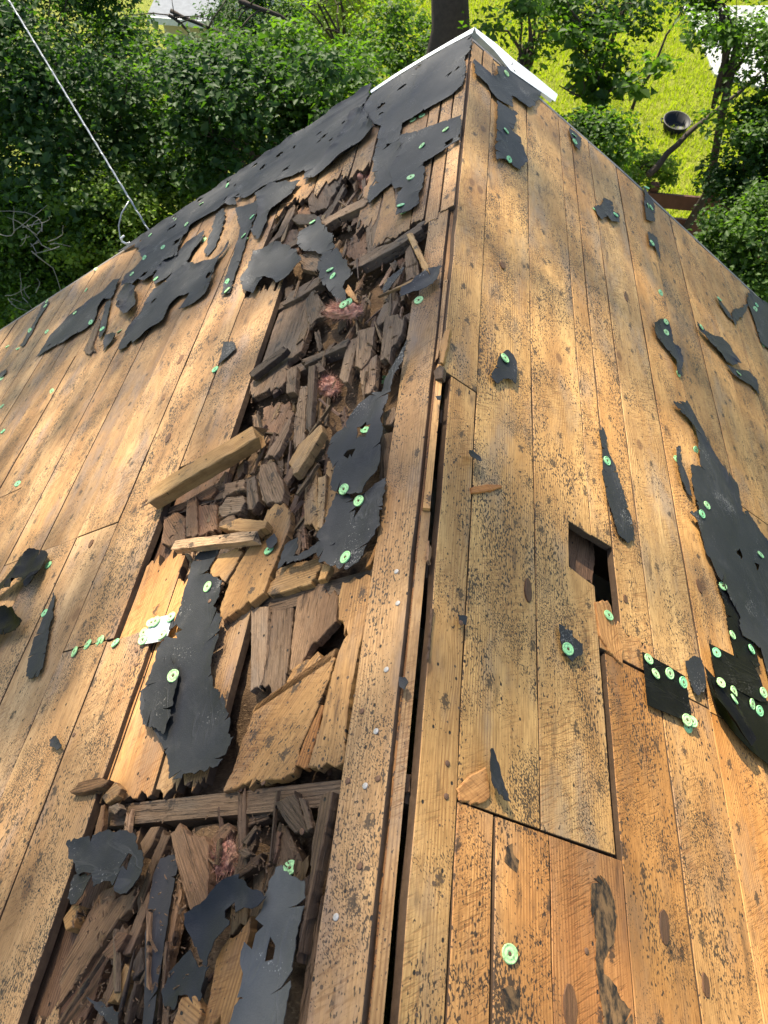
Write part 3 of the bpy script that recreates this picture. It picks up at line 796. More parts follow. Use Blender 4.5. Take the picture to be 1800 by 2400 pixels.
# ---- lower hole: view X
FX = [
 ('brown board leaning point down in the lower hole', 'X:585,242 640,186 690,250 772,256 802,300 800,560 802,642 710,702 680,602 622,402', .006, .018, (1.35, 1.1, .9, .3)),
 ('dark split stump hanging from the rafter at the right', 'X:1165,72 1282,10 1322,132 1352,232 1282,242 1230,182', .0, .03, (.5, .46, .43, .3)),
 ('thin dark lath beside the split stump', 'X:1298,42 1332,50 1382,222 1352,232', .006, .012, (.9, .8, .7, .3)),
 ('long blade shaped splinter along the ridge plank', 'X:1420,22 1492,2 1472,122 1422,352 1372,602 1300,972 1308,822 1360,562 1370,322 1402,122', .012, .022, (.75, .68, .6, .3)),
 ('short brown board end right of the notched felt', 'X:420,302 480,212 532,202 482,312 440,372', -.02, .02, D3),
 ('dark splintered strip along the notched felt', 'X:470,420 560,212 590,262 502,442 410,700 400,620', -.012, .022, (.7, .6, .52, .3)),
 ('brown side strip of the felt covered plank', 'X:600,482 632,470 652,562 640,622 562,1022 538,1002 590,622', -.012, .02, (1.5, 1.25, 1.0, .3)),
 ('plank under the grey felt strip in the lower hole', 'X:545,400 600,340 630,480 600,640 560,900 520,1304 445,1304 455,900 480,640', -.014, .02, D2),
 ('tan board lying beside the big grey felt sheet', 'X:840,962 902,852 1042,692 1032,782 1002,902 982,1102 932,1330 740,1330 792,1202', .0, .018, (1.9, 1.6, 1.25, .35)),
 ('short tan board stub at the bottom of the lower hole', 'X:650,1152 722,1142 752,1192 740,1330 600,1330', .010, .016, (1.9, 1.6, 1.25, .3)),
 ('wide brown board below the notched felt', 'X:-10,960 90,760 200,562 272,552 382,602 372,682 280,762 100,1020 -60,1240', -.016, .018, (1.5, 1.25, 1.0, .4)),
 ('dark wide board lying at the lower left of the hole', 'X:-60,1240 150,900 332,702 260,900 160,1180 90,1330 -120,1330', -.026, .018, (.8, .62, .52, .3)),
 ('broken stub of stave in the lower hole', 'X:210,912 290,792 352,802 272,942 240,942', .006, .028, (1.5, 1.2, 1.0, .3)),
 ('frayed tan splinter below the broken stub', 'X:236,1186 340,962 382,1012 292,1192', -.006, .018, D4),
 ('thin dark splinter beside the felt covered plank', 'X:326,1290 390,1062 402,1082 342,1320', -.006, .012, D1),
 ('long splinter along the wide brown board', 'X:300,930 400,700 470,560 480,600 430,760 370,900', -.006, .016, (1.2, 1.0, .85, .3)),
 ('short block between splinters and felt covered plank', 'X:376,960 430,872 442,1002 380,1062', -.01, .02, D2),
 ('round ended stub at the edge of the hole', 'X:-10,720 40,642 92,642 52,762 10,782', -.004, .035, (1.7, 1.4, 1.1, .2)),
 ('dark board under the cap at the right of the hole', 'X:1150,490 1180,260 1230,200 1300,340 1335,420 1340,562 1290,602 1220,502', -.02, .02, (.75, .68, .6, .3)),
 ('narrow board strip beside the ridge plank in the hole', 'X:1290,1330 1360,860 1400,700 1432,562 1442,622 1345,1330', -.01, .02, (1.1, .98, .85, .3)),
 ('reddish broken block near the pink wool', 'X:800,300 850,220 910,182 932,220 880,290 830,340', -.016, .02, RED),
 ('dark jumbled stave right of the pink wool', 'X:940,470 1060,370 1100,350 1080,420 980,480 930,500', -.006, .018, (.6, .5, .42, .3)),
 ('stave standing behind the pink wool', 'X:980,290 1060,200 1070,220 1010,310', -.012, .014, D2),
 ('small square chip of stave by the wool', 'X:955,340 1010,325 1040,360 1000,385', .0, .012, D2),
 ('dark stave end under the rafter', 'X:1030,150 1130,130 1140,160 1060,190 1010,220', -.03, .02, D2),
 ('brown stub left of the rafter end', 'X:250,130 275,80 305,85 290,130', .0, .02, D3),
 ('frayed upright splinter at the left end of the rafter', 'X:160,262 205,90 225,80 215,200 190,265', .0, .012, (1.4, 1.1, .8, .3)),
 ('flat brown chip lying on the planks left of the rafter', 'J:445,152 510,90 600,66 700,76 660,120 560,150 460,165', .018, .02, (.95, .72, .5, .3)),
 ('crumbly pale chip at the left end of the rafter', 'J:660,190 740,90 790,130 760,180 690,230', .012, .014, (1.7, 1.5, 1.25, .3)),
 ('brown chip beside the pale chip', 'J:700,250 760,225 780,260 740,305', .008, .016, D3),
]
for lab, spec, w, th, tint in FX:
    r_ = random.Random(len(lab) * 17 + int(w * 1e4))
    fragment(lab, spec, w, th, tint, rx=r_.uniform(-.05, .05), ry=r_.uniform(-.03, .03), group=G_LO)
FRAG_K = 0.8
# ---- right slope pieces
fragment('split reddish board tongue below the square hole, one cap on it', 'I:540,582 590,566 642,602 662,702 722,872 716,982 642,912 572,802', .004, .014, (1.05, .82, .62, .4), 'wood', 1, ax=.004)
fragment('brown board visible inside the square hole of the right slope', 'I:360,100 520,130 540,300 520,470 390,380 350,250', -.045, .012, (.95, .75, .6, .4), 'rot', 1)
fragment('triangular raised scab of bare wood at the lower board joint', 'K:1310,130 1400,40 1490,0 1510,60 1520,190 1490,220 1400,230 1320,205', .0035, .003, (.98, .78, .62, .25), 'wood', 1, ax=.003)
fragment('torn sliver of knotty wood on the right slope by the ridge', 'E:1395,1500 1500,1475 1590,1480 1600,1500 1500,1525 1400,1535', .004, .006, (.85, .55, .35, .2), 'wood', 1, ax=.002)
fragment('pale frayed splinter standing along the closed upper ridge', 'E:1188,690 1195,560 1222,480 1256,468 1240,560 1212,690', .004, .010, (1.9, 1.7, 1.35, .2), 'rot', -1)
fragment('dark broken board end where the ridge slot begins', 'E:1148,745 1190,702 1216,720 1204,790 1160,800', .002, .014, (.5, .42, .36, .3), 'rot', -1)
fragment('thin upright sliver at the right lip of the ridge slot', 'H:1124,182 1142,230 1134,340 1112,310', .003, .006, (1.6, 1.3, 1.0, .2), 'rot', 1)
fragment('long chipped sliver along the right lip of the ridge slot', 'H:1140,620 1156,618 1128,950 1118,960', .004, .004, (.6, .5, .42, .2), 'rot', 1)
fragment('loose chip wedged in the lower ridge slot', 'K:972,36 1006,40 1000,160 966,155', -.014, .014, (1.0, .75, .55, .2), 'rot', 1)
fragment('cracked board crater at the far left below the rake felt', 'D:540,615 600,480 640,400 650,430 610,540 590,600 620,620 560,632', .008, .012, D2, 'rot', -1)

# fallen stud with nails sticking out of its end, and the loose square stick
def beam_piece(name, label, p0, p1, w, wd, ht, mat, tint, rot=0.0, cat='lumber'):
    a = uvw(tp(*p0), w + ht * 0.5, -1); b = uvw(tp(*p1), w + ht * 0.5, -1)
    du, dv = b[1] - a[1], b[2] - a[2]; L = math.hypot(du, dv); ang = math.atan2(dv, du)
    rg = random.Random(len(label))
    n = 14; vs, fs = [], []
    for i in range(n + 1):
        x = -L / 2 + L * i / n
        for k, (y, z) in enumerate(((-1, -1), (-.9, -1), (.9, -1), (1, -.9), (1, .9), (.92, 1), (-.92, 1), (-1, .9))):
            e = (rg.uniform(-.03, .012) if i == n else 0) + (rg.uniform(-.004, .004) if i == 0 else 0)
            taper = 1 - 0.25 * max(0, (i / n - 0.6)) * (1 if y > 0 else 0.2)
            vs.append((x + e, y * wd / 2 * taper + rg.gauss(0, .0006), z * ht / 2 + rg.gauss(0, .0006)))
    for i in range(n):
        for k in range(8):
            q, r2 = i * 8 + k, i * 8 + (k + 1) % 8
            fs.append((q, q + 8, r2 + 8, r2))
    fs.append(tuple(range(8))); fs.append(tuple(n * 8 + k for k in reversed(range(8))))
    mw = frame(-1, (a[1] + b[1]) / 2, (a[2] + b[2]) / 2, w + ht / 2, ang, rot)
    o = mesh_obj(name, vs, fs, M[mat], None, False, mw, tint)
    tag(o, label, cat)
    return o, L
stud, L = beam_piece('fallen_stud', 'thick fallen stud lying across the debris, nails sticking out of its left end', ('Q', 85, 880), ('Q', 785, 460), .008, .062, .036, 'stud', (.82, .74, .66, .6), 0.03)
PARENT_INV[stud.name] = Matrix.Identity(4)
for y, z, dx in ((-.018, .008, .045), (.004, .002, .05), (.02, -.006, .05)):
    m = MB(); sgn = -1
    m.tube([(sgn * (L / 2 - .02), y, z), (sgn * (L / 2 + dx * .5), y * 1.05, z), (sgn * (L / 2 + dx), y * 1.1 + .002, z)], [.0016, .0016, .0008], 6)
    m.build('nail', M['rust'], stud)
beam_piece('loose_stick', 'square grey stick lying below the fallen stud', ('Q', 235, 1195), ('Q', 750, 1135), .014, .026, .022, 'rot', (1.7, 1.6, 1.45, .2), 0.05)

# ------------------------------------------------------------------ roofing felt, torn scraps
def pip(p, poly):
    x, y = p; c = False; n = len(poly); j = n - 1
    for i in range(n):
        xi, yi = poly[i]; xj, yj = poly[j]
        if (yi > y) != (yj > y) and x < (xj - xi) * (y - yi) / (yj - yi + 1e-12) + xi: c = not c
        j = i
    return c

def tears(p, rg):
    n = len(p); o = []
    skip = 0
    for i in range(n):
        o.append(p[i])
        if skip: skip -= 1; continue
        if n > 60 and rg.random() < 0.075:
            a, b = p[i], p[(i + 1) % n]
            ex, ey = b[0] - a[0], b[1] - a[1]; l = math.hypot(ex, ey)
            if l < .002: continue
            dep = rg.uniform(.01, .035); sk = rg.uniform(-.8, .8)
            q = (a[0] - ey / l * dep + ex / l * dep * sk, a[1] + ex / l * dep + ey / l * dep * sk)
            q2 = (a[0] - ey / l * dep * 1.6, a[1] + ex / l * dep * 1.6)
            if pip(q, p) and pip(q2, p) and True:
                h = (a[0] + (q[0] - a[0]) * .55 + rg.gauss(0, .0012), a[1] + (q[1] - a[1]) * .55 + rg.gauss(0, .0012))
                g = min(.0035, l * .45)
                o += [h, q, (h[0] + ex / l * g * .7, h[1] + ey / l * g * .7)]
                skip = 7
    return o

def felt(label, spec, w=0.005, side=-1, mat='felt', wave=0.004, curl=0.006, tint=(1, 1, 1, 1), rag=0.005, curl_dir=None, lift=0.0, holes=0, name='felt_scrap', cat='roofing felt', group=None, grid=0.02, th=0.0012):
    rg = random.Random(sum(ord(c) * (i % 7 + 1) for i, c in enumerate(spec)))
    s, u, v, ang, loc = poly_frame(spec, w, side, 'pca')
    loc = ccw(loc)
    if rag: loc = ragged(loc, 0.028, rag * 1.1, rag * 1.1, rg, .6)
    out = tears(ragged(loc, 0.006, rag * .5, rag * .5, rg, 1.2), rg) if rag else ragged(loc, 0.03, 0, 0, rg)
    xs = [p[0] for p in out]; ys = [p[1] for p in out]
    size = max(max(xs) - min(xs), max(ys) - min(ys))
    g = max(0.008, min(grid * .75, size / 10))
    pts = [Vector(p) for p in out]
    oa = np.array(out)
    hl = []
    for _ in range(holes):
        for _t in range(40):
            c = (rg.uniform(min(xs), max(xs)), rg.uniform(min(ys), max(ys)))
            if pip(c, out): break
        hl.append((c, rg.uniform(.008, .02)))
    x = min(xs)
    while x < max(xs):
        y = min(ys)
        while y < max(ys):
            q = (x + rg.uniform(-.25, .25) * g, y + rg.uniform(-.25, .25) * g)
            if pip(q, out) and np.min((oa[:, 0] - q[0]) ** 2 + (oa[:, 1] - q[1]) ** 2) > (0.45 * g) ** 2:
                pts.append(Vector(q))
            y += g
        x += g
    n = len(out)
    V, Ed, Fc, _, _, _ = delaunay_2d_cdt(pts, [], [list(range(n))], 1, 1e-6)
    seed = rg.uniform(0, 100)
    vs = []
    for p in V:
        d = math.sqrt(np.min((oa[:, 0] - p.x) ** 2 + (oa[:, 1] - p.y) ** 2))
        ncoarse = mnoise.noise(Vector((p.x * 7 + seed, p.y * 7, 0))) + 0.5 * mnoise.noise(Vector((p.x * 19 + seed, p.y * 19, 4)))
        fold = max(0, mnoise.noise(Vector((p.x * 3 + seed * 2, p.y * 26, 8)))) ** 2
        e = max(0, 1 - d / 0.03)
        cz = max(0, 0.35 + mnoise.noise(Vector((p.x * 9 - seed, p.y * 9, 2))))
        z = wave * 0.55 * (0.5 + 0.5 * ncoarse) + wave * 1.2 * fold + curl * 0.8 * e * e * cz
        if curl_dir is not None:
            a = p.x * curl_dir[0] + p.y * curl_dir[1]
            ext = max(abs(min(xs)), max(xs))
            z += lift * max(0, a / (ext + 1e-6)) ** 2
        vs.append((p.x, p.y, max(0.0002, z)))
    fs = [tuple(f) for f in Fc if not any((sum(V[i].x for i in f) / len(f) - c[0]) ** 2 + (sum(V[i].y for i in f) / len(f) - c[1]) ** 2 < r * r for c, r in hl)]
    mw = frame(s, u, v, w, ang)
    nt = len(vs)
    cnt = {}
    for f in fs:
        for i in range(len(f)):
            e = (f[i], f[(i + 1) % len(f)]); cnt[e] = cnt.get(e, 0) + 1
    rim = [e for e in cnt if (e[1], e[0]) not in cnt]
    top = [(x, y, z + th) for x, y, z in vs]
    allv = top + list(vs); allf = list(fs) + [tuple(nt + i for i in reversed(f)) for f in fs]
    ns = len(allf)
    for a_, b_ in rim:
        k = len(allv)
        allv += [top[a_], vs[a_], vs[b_], top[b_]]
        allf.append((k, k + 1, k + 2, k + 3))
    o = mesh_obj(name, allv, allf, M[mat], None, False, mw, tint)
    o.data.polygons.foreach_set('use_smooth', [i < ns for i in range(len(allf))])
    return tag(o, label, cat, group)

F_ = felt
F_('large felt sheet hanging down from the peak on the left slope', 'B:1356,228 1402,236 1396,330 1365,372 1362,482 1345,562 1270,622 1220,652 1140,697 1060,747 950,807 930,882 945,960 930,1040 880,1120 892,1182 800,1262 740,1322 728,1256 775,1152 762,1042 790,902 815,827 760,807 692,712 702,690 758,606 1000,452 1200,335', .005, holes=9, wave=.008)
F_('felt band with four caps crossing to the ridge below the peak sheet', 'B:935,882 1010,862 1100,836 1210,792 1334,750 1318,912 1150,1022 1095,1058 1060,1322 1002,1366 908,1402 914,1242 882,1186 870,1110 930,1000', .009, holes=2)
F_('broad felt sheet along the upper left rake with a ragged lower edge', 'B:758,548 742,602 704,690 692,712 762,807 740,852 702,907 562,1012 472,1082 382,1152 312,1177 332,1112 202,1157 82,1202 0,1247 A:1590,1290 1520,1292 1540,1332 1442,1342 1400,1372 1292,1432 1232,1482 1182,1562 D:1152,0 1042,52 1002,132 952,172 902,162 870,192 800,202 822,122 872,82 932,22 A:882,1592 762,1642 1000,1482 1300,1286 1659,1056 B:300,846 542,686', .007, holes=26, wave=.011, curl=.016)
F_('torn felt shred reaching from the rake sheet into the debris', 'B:0,1250 130,1182 300,1182 240,1262 170,1330 90,1390 60,1480 20,1560 -30,1500 20,1380', .006, rag=.007, curl=.02, wave=.01)
F_('shredded felt bridge between the rake sheet and the notched sheet', 'A:1190,1550 D:1150,-10 1215,-70 1290,-120 1330,-160 1310,-90 1250,-10 1215,45 1150,100 1070,150 1010,190 1000,140 1050,60', .005, rag=.007, curl=.018)
F_('narrow torn felt ribbon along the wood stripe near the left rake', 'A:1400,1400 1450,1360 1470,1420 1440,1500 1400,1600 1370,1640 D:1340,10 1330,-20', .005, rag=.006, curl=.014)
F_('felt tongue folded up over the rake sheet', 'B:622,742 660,706 706,716 750,790 772,832 702,900 520,1050 380,1150 330,1170 420,1050 600,800', .016, wave=.010, curl=.02)
F_('felt strip between the bare wood stripes left of the debris', 'A:1530,1352 1640,1320 B:70,1262 30,1340 0,1400 A:1600,1560 D:1540,92 1510,182 1490,242 1440,252 1452,192 1492,62 A:1560,1500', .006, rag=.004)
F_('big felt sheet with a torn notch in the middle of the left slope', 'D:1210,45 1182,82 1130,122 1082,172 1002,222 952,302 892,402 822,492 765,606 802,606 922,532 1002,462 1072,426 1100,332 1170,262 1230,242 1225,265 1160,352 1252,312 1342,252 1382,162 1392,82 1482,-58 1500,-102 1440,-20 1390,18 1290,62', .007, wave=.008, curl=.016, holes=3)
F_('long pointed felt strip on the far left planks', 'D:782,150 742,160 692,212 602,272 540,332 442,402 372,472 330,522 240,656 322,612 402,562 410,572 482,522 562,472 612,422 652,322 682,282 722,282 752,222', .006, wave=.006, curl=.012, holes=1)
F_('curled up dark felt roll between the two large left sheets', 'D:830,196 882,202 908,242 882,332 842,396 802,376 780,352 770,272', .012, wave=.03, curl=.03, tint=(.75, .75, .75, 1))
F_('thin felt sliver right of the long pointed strip', 'D:690,302 722,292 702,402 682,492 652,542 640,522 662,422', .006)
F_('small felt scrap below the curled roll', 'D:690,512 772,512 742,552 670,622 682,562', .006, curl=.02)
F_('narrow felt strip below the left rake', 'D:302,286 280,312 232,422 182,502 130,592 152,592 212,502 252,412 322,302', .005)
F_('felt tip at the far left edge of the view', 'D:-60,850 0,770 42,735 46,762 0,802 -40,880', .005)
F_('small felt triangle stuck below a knot on the left planks', 'D:1452,562 1500,556 1535,592 1530,606 1480,655 1415,706 1440,640', .005)
F_('fan shaped felt piece lying over the broken boards', 'S:523,608 530,632 548,636 560,618 575,602 600,612 630,596 656,566 642,541 620,531 590,528 555,546 540,571', .010, wave=.012, curl=.018)
F_('square felt piece with one cap hanging over the debris', 'P:455,640 470,590 540,545 600,480 640,545 660,560 700,620 720,700 640,760 590,735 500,730 460,690', .010, wave=.008, curl=.012)
F_('felt strip with two caps hanging over the debris', 'P:590,800 640,745 730,705 800,800 838,895 790,940 775,985 800,1075 740,1105 700,1030 660,970 650,985 620,930 592,850', .016, wave=.008, curl=.010)
F_('grey felt flap beside the ridge under the pale stick', 'P:1292,932 1380,860 1472,832 1442,932 1282,1012 1180,1065 1200,1010 1270,960', .014, curl=.02, wave=.012, tint=(1.5, 1.45, 1.35, 1))
F_('small dark felt wedge beside the crumb pile', 'P:1040,1000 1090,920 1200,840 1190,880 1100,980 1060,1015', .002, wave=.006)
F_('long felt strip with a single cap running along the debris', 'E:990,572 962,642 902,722 852,802 782,902 702,972 622,1052 560,1132 500,1182 470,1292 512,1362 500,1482 512,1532 612,1546 642,1562 690,1552 722,1502 802,1402 816,1202 822,1062 872,942 912,802 972,692', .014, wave=.016, curl=.010, holes=3)
F_('felt tongue below the long strip, two caps at its top', 'E:500,1602 522,1546 612,1550 642,1602 762,1502 842,1452 832,1659 H:820,0 812,102 742,192 722,262 682,342 602,386 502,352 420,332 410,252 442,202 412,162 442,122 472,72 488,0', .009, wave=.010, curl=.010, holes=1)
F_('crooked felt strip left of the lowest tongue', 'H:420,182 502,202 522,212 432,262 332,312 215,346 200,302 262,292 352,252', .008, curl=.012)
F_('dark felt wedge under the crooked strip', 'H:200,222 282,172 276,242 252,282 192,332 132,392 162,302', .005)
F_('tiny felt scrap with one cap on the large loose board', 'H:75,192 132,146 142,202 112,242 85,242', .012)
F_('hourglass shaped felt scrap with two caps', 'G:1300,262 1442,242 1402,322 1366,372 1372,412 1442,442 1432,562 1402,622 1422,662 1452,702 1432,832 1392,952 1386,1052 1402,1112 1462,1202 1512,1342 1492,1442 1532,1462 1482,1562 1432,1662 1300,1682 J:1240,50 1170,82 1110,70 G:1092,1602 1062,1502 1002,1402 940,1382 930,1172 972,1132 1002,1012 1032,882 1092,802 1112,722 1162,642 1232,462 1242,352 1272,292', .004, wave=.006, curl=.012, holes=1)
F_('darker felt flap lying on the left half of the hourglass scrap', 'G:935,1172 990,1052 1032,962 1112,932 1122,972 1172,1012 1162,1112 1142,1202 1122,1322 1072,1452 1002,1402 942,1382', .014, wave=.005, tint=(.82, .80, .78, 1))
F_('slim felt tongue with one cap on the lower left planks', 'G:355,516 356,602 342,642 352,682 322,802 302,902 286,1002 262,1062 200,1086 175,1076 192,952 222,852 262,762 286,692 312,642 322,602', .005)
F_('black glossy felt curled up at the left edge', 'G:-160,640 0,492 92,412 152,322 232,256 312,262 302,342 272,422 222,492 190,502 180,452 132,462 112,502 60,512 0,526 -120,680', .014, mat='membrane', wave=.03, curl=.03, tint=(2.2, 2.2, 2.3, 1))
F_('black rubber lump below the curled felt at the left edge', 'G:-180,760 0,642 82,632 162,692 176,722 122,782 0,806 -150,930', .02, mat='membrane', wave=.05, curl=.03)
F_('small dark felt chip on the lower left planks', 'G:335,1482 372,1472 412,1522 382,1552 342,1512', .005, curl=.015)
F_('notched square felt piece at the upper left of the lower hole', 'J:465,482 602,452 822,412 882,432 906,532 952,592 932,692 882,772 842,832 772,812 742,742 692,732 622,772 612,702 502,692 502,622 465,582', .012, wave=.008, curl=.012, holes=1)
F_('torn felt corner hanging below the notched piece', 'J:490,692 626,702 572,802 492,872 455,882 472,762', .004, curl=.02, tint=(1.2, 1.1, 1.05, 1))
F_('long brownish felt strip on a plank in the lower hole', 'J:1050,592 1132,562 1162,642 1102,952 1062,1202 1032,1402 990,1700 925,1700 940,1402 952,1102 982,802 1002,692', -.006, wave=.003, curl=.002, tint=(1.45, 1.25, 1.15, 1), rag=.002)
F_('crumpled felt wing in the lower hole below the pink wool', 'J:1250,966 1350,902 1480,762 1600,700 K:0,780 90,832 60,882 0,922 J:1602,922 1542,962 1492,1062 1432,1122 1382,1202 1352,1292 1312,1252 1302,1172 1262,1082 1240,1022', .012, wave=.018, curl=.020, holes=1)
F_('ragged felt scrap at the bottom of the lower hole', 'J:1130,1292 1202,1222 1252,1182 1302,1282 1372,1292 1352,1382 1342,1472 1282,1542 1252,1482 1192,1482 1152,1572 1082,1542 1070,1452 1092,1332', .0, wave=.012, curl=.018)
F_('pointed felt scrap at the lower left of the hole', 'J:590,1492 692,1522 782,1592 802,1672 742,1672 662,1592', .0, wave=.010, curl=.018, tint=(1.3, 1.2, 1.1, 1))
F_('large weathered grey felt sheet beside the ridge plank', 'K:100,722 182,652 252,702 342,742 352,862 322,962 292,1102 272,1272 262,1452 232,1602 210,1720 -120,1720 J:1500,1659 1542,1542 1582,1422 1592,1252 1622,1002 1642,962 K:0,1002 50,902', .006, mat='oldfelt', wave=.014, curl=.008, holes=2)
# right slope
F_('felt saddle folded over the ridge near the peak', 'B:1412,386 1540,500 1560,470 1556,430 1640,436 C:0,400 186,602 142,692 110,706 42,652 0,622 B:1659,702 1560,642 1500,562 1412,482', .006, 1, wave=.006)
F_('felt patch with caps below the saddle on the right slope', 'B:1560,652 1659,722 C:0,712 36,742 10,830 0,852 50,892 76,962 96,1052 50,1096 0,1072 B:1659,1062 1602,1032 1550,1042 1556,852', .005, 1)
F_('slim felt scrap with two caps by the right rake', 'C:370,832 402,852 452,902 432,982 402,952 380,892', .005, 1)
F_('two lobed felt scrap with two caps on the right slope', 'C:530,1342 572,1332 590,1286 642,1312 652,1372 692,1392 692,1446 642,1442 612,1402 580,1426 550,1392', .005, 1)
F_('felt strip with paired caps at the right rake edge', 'C:850,1202 880,1262 906,1302 922,1352 926,1442 862,1426 856,1332', .005, 1)
F_('small felt scrap with one cap below the paired caps', 'C:875,1502 940,1542 946,1622 962,1690 920,1602 886,1592', .005, 1)
F_('square felt scrap with one cap on the upper right planks', 'E:1570,642 1626,606 1659,642 F:0,642 22,692 16,832 -5,802 E:1600,796 1560,836 1520,782 1540,712', .005, 1)
F_('tapering felt scrap with three caps on the right slope', 'F:910,442 962,412 1002,422 1022,482 1042,562 1082,612 1096,682 1096,792 1060,742 1060,692 1030,652 980,582 930,522', .005, 1, curl=.012)
F_('diagonal felt scrap with one cap at its tip', 'F:1190,432 1242,492 1312,522 1362,532 1412,582 1472,702 1420,712 1380,692 1340,632 1280,572 1210,482', .006, 1, curl=.016)
F_('felt scrap below the diagonal one', 'F:1390,712 1452,742 1532,746 1582,802 1602,902 1540,832 1470,802 1420,762', .006, 1)
F_('thin felt sliver with one cap near the right rake', 'F:1322,252 1352,302 1402,362 1432,422 1400,400 1340,312', .005, 1)
F_('leaf shaped felt scrap near the right edge', 'F:1430,352 1530,312 1512,362 1442,452 1425,402', .005, 1)
F_('felt sheet at the right edge along the rake', 'F:1530,222 1659,322 1800,440 1800,720 1660,602 1612,562 1560,402 1520,292', .006, 1)
F_('long felt tongue with one cap above the square hole', 'F:562,1132 582,1120 612,1182 632,1292 662,1352 692,1462 722,1562 752,1659 I:760,0 786,182 742,202 690,152 650,42 F:620,1602 590,1452 580,1302 590,1262', .005, 1, wave=.003, curl=.003)
F_('thin felt strip left of the large right sheet', 'F:1060,1242 1086,1240 1092,1342 1132,1452 1162,1562 1132,1542 1092,1452 1060,1342', .005, 1)
F_('large felt sheet widening down the right side', 'F:1040,952 1132,940 1192,1052 1232,1132 1292,1262 1372,1382 1452,1482 1466,1542 1482,1659 I:1522,0 1562,62 1659,202 1800,420 1800,1280 1690,1180 1632,1002 1602,882 1542,832 1482,802 1472,682 1422,592 1312,412 1252,252 1192,62 1142,0 F:1200,1650 1170,1552 1150,1362 1212,1362 1202,1202 1182,1112 1082,1002', .008, 1, wave=.006, holes=3)
F_('square black membrane patch with caps on the right slope', 'I:840,906 1116,1066 1172,1402 1130,1362 875,1252', .006, 1, 'membrane', wave=.002, curl=.003, rag=0)
F_('upper sheet of the folded black membrane at the right edge', 'I:1265,856 1432,936 1562,1002 1602,1082 1642,1232 1602,1232 1320,1082', .011, 1, 'membrane', wave=.004, curl=.004, rag=0)
F_('lower sheet of the folded black membrane at the right edge', 'I:1245,1002 1300,1072 1659,1232 1720,1262 1740,1700 1659,1642 1542,1552 1440,1440 1330,1300 1290,1180', .008, 1, 'membrane', wave=.006, curl=.006, rag=0)
F_('lifted corner of black membrane casting a shadow', 'I:1262,1082 1302,1212 1400,1380 1522,1526 1536,1482 1442,1202 1320,1100', .022, 1, 'membrane', wave=.014, curl=.02, rag=0)
F_('glossy black underlay strip showing beside the large right sheet', 'I:1310,412 1372,492 1442,602 1482,722 1482,802 1562,852 1602,1002 1522,992 1432,942 1402,782 1382,642', .005, 1, 'membrane', wave=.003, curl=.003)
F_('ragged felt scrap between the two black membranes', 'I:1115,962 1172,932 1216,952 1252,1132 1192,1192 1152,1132', .005, 1)
F_('rounded felt scrap with one cap by the square hole', 'I:300,732 332,736 346,776 386,762 396,822 452,852 446,922 402,942 386,982 350,932 310,882', .005, 1)
F_('pointed felt blade on the triangular scab near the ridge', 'H:1510,1532 1542,1572 1576,1659 K:1602,92 1642,222 1572,182 1520,102', .010, 1, curl=.012)
F_('small felt chip lying on the ridge beam', 'H:935,1086 992,1080 996,1122 966,1162 936,1122', .001, -1, curl=.01)
F_('dark felt crumb with a nail near the ridge on the right', 'H:1300,672 1352,682 1346,732 1312,722', .005, 1, curl=.006)
F_('tiny felt crumb at the top of the open ridge slot', 'E:1165,912 1206,910 1206,942 1180,935', .005, -1)
F_('folded felt crumb beside the ridge on the right slope', 'E:1350,1282 1392,1272 1442,1312 1442,1342 1402,1332 1362,1306', .006, 1, curl=.02, wave=.01)
F_('white foil patch ringed by green caps on the left slope', 'G:1010,692 1142,662 1092,802 1042,842 912,862 962,762', .004, -1, 'silver', wave=.003, curl=.002, rag=.001, name='foil_patch', cat='patch')

F_('long black tar stain smeared down a plank at the bottom right', 'M:560,690 600,720 640,790 665,880 680,960 660,1060 655,1150 620,1170 590,1230 600,1330 650,1400 700,1480 760,1560 790,1700 600,1700 575,1560 560,1400 540,1240 545,1120 515,960 512,800 530,720', .0022, 1, 'tar', wave=.0004, curl=.0, tint=(2.6, 2.1, 1.5, 1), rag=.006, name='tar_stain', cat='tar stain', th=.0006)
F_('small black tar blot at the upper end of a plank near the cap', 'K:1620,500 1659,490 1659,560 1700,600 1690,680 1640,640 1610,600', .0022, 1, 'tar', wave=.0004, curl=.0, tint=(2, 1.8, 1.5, 1), rag=.004, name='tar_stain', cat='tar stain', th=.0006)
F_('black tar blot below the single cap at the bottom right', 'K:1590,1420 1640,1400 1700,1440 1710,1540 1650,1600 1600,1560 1610,1480', .0022, 1, 'tar', wave=.0004, curl=.0, tint=(2, 1.8, 1.5, 1), rag=.004, name='tar_stain', cat='tar stain', th=.0006)
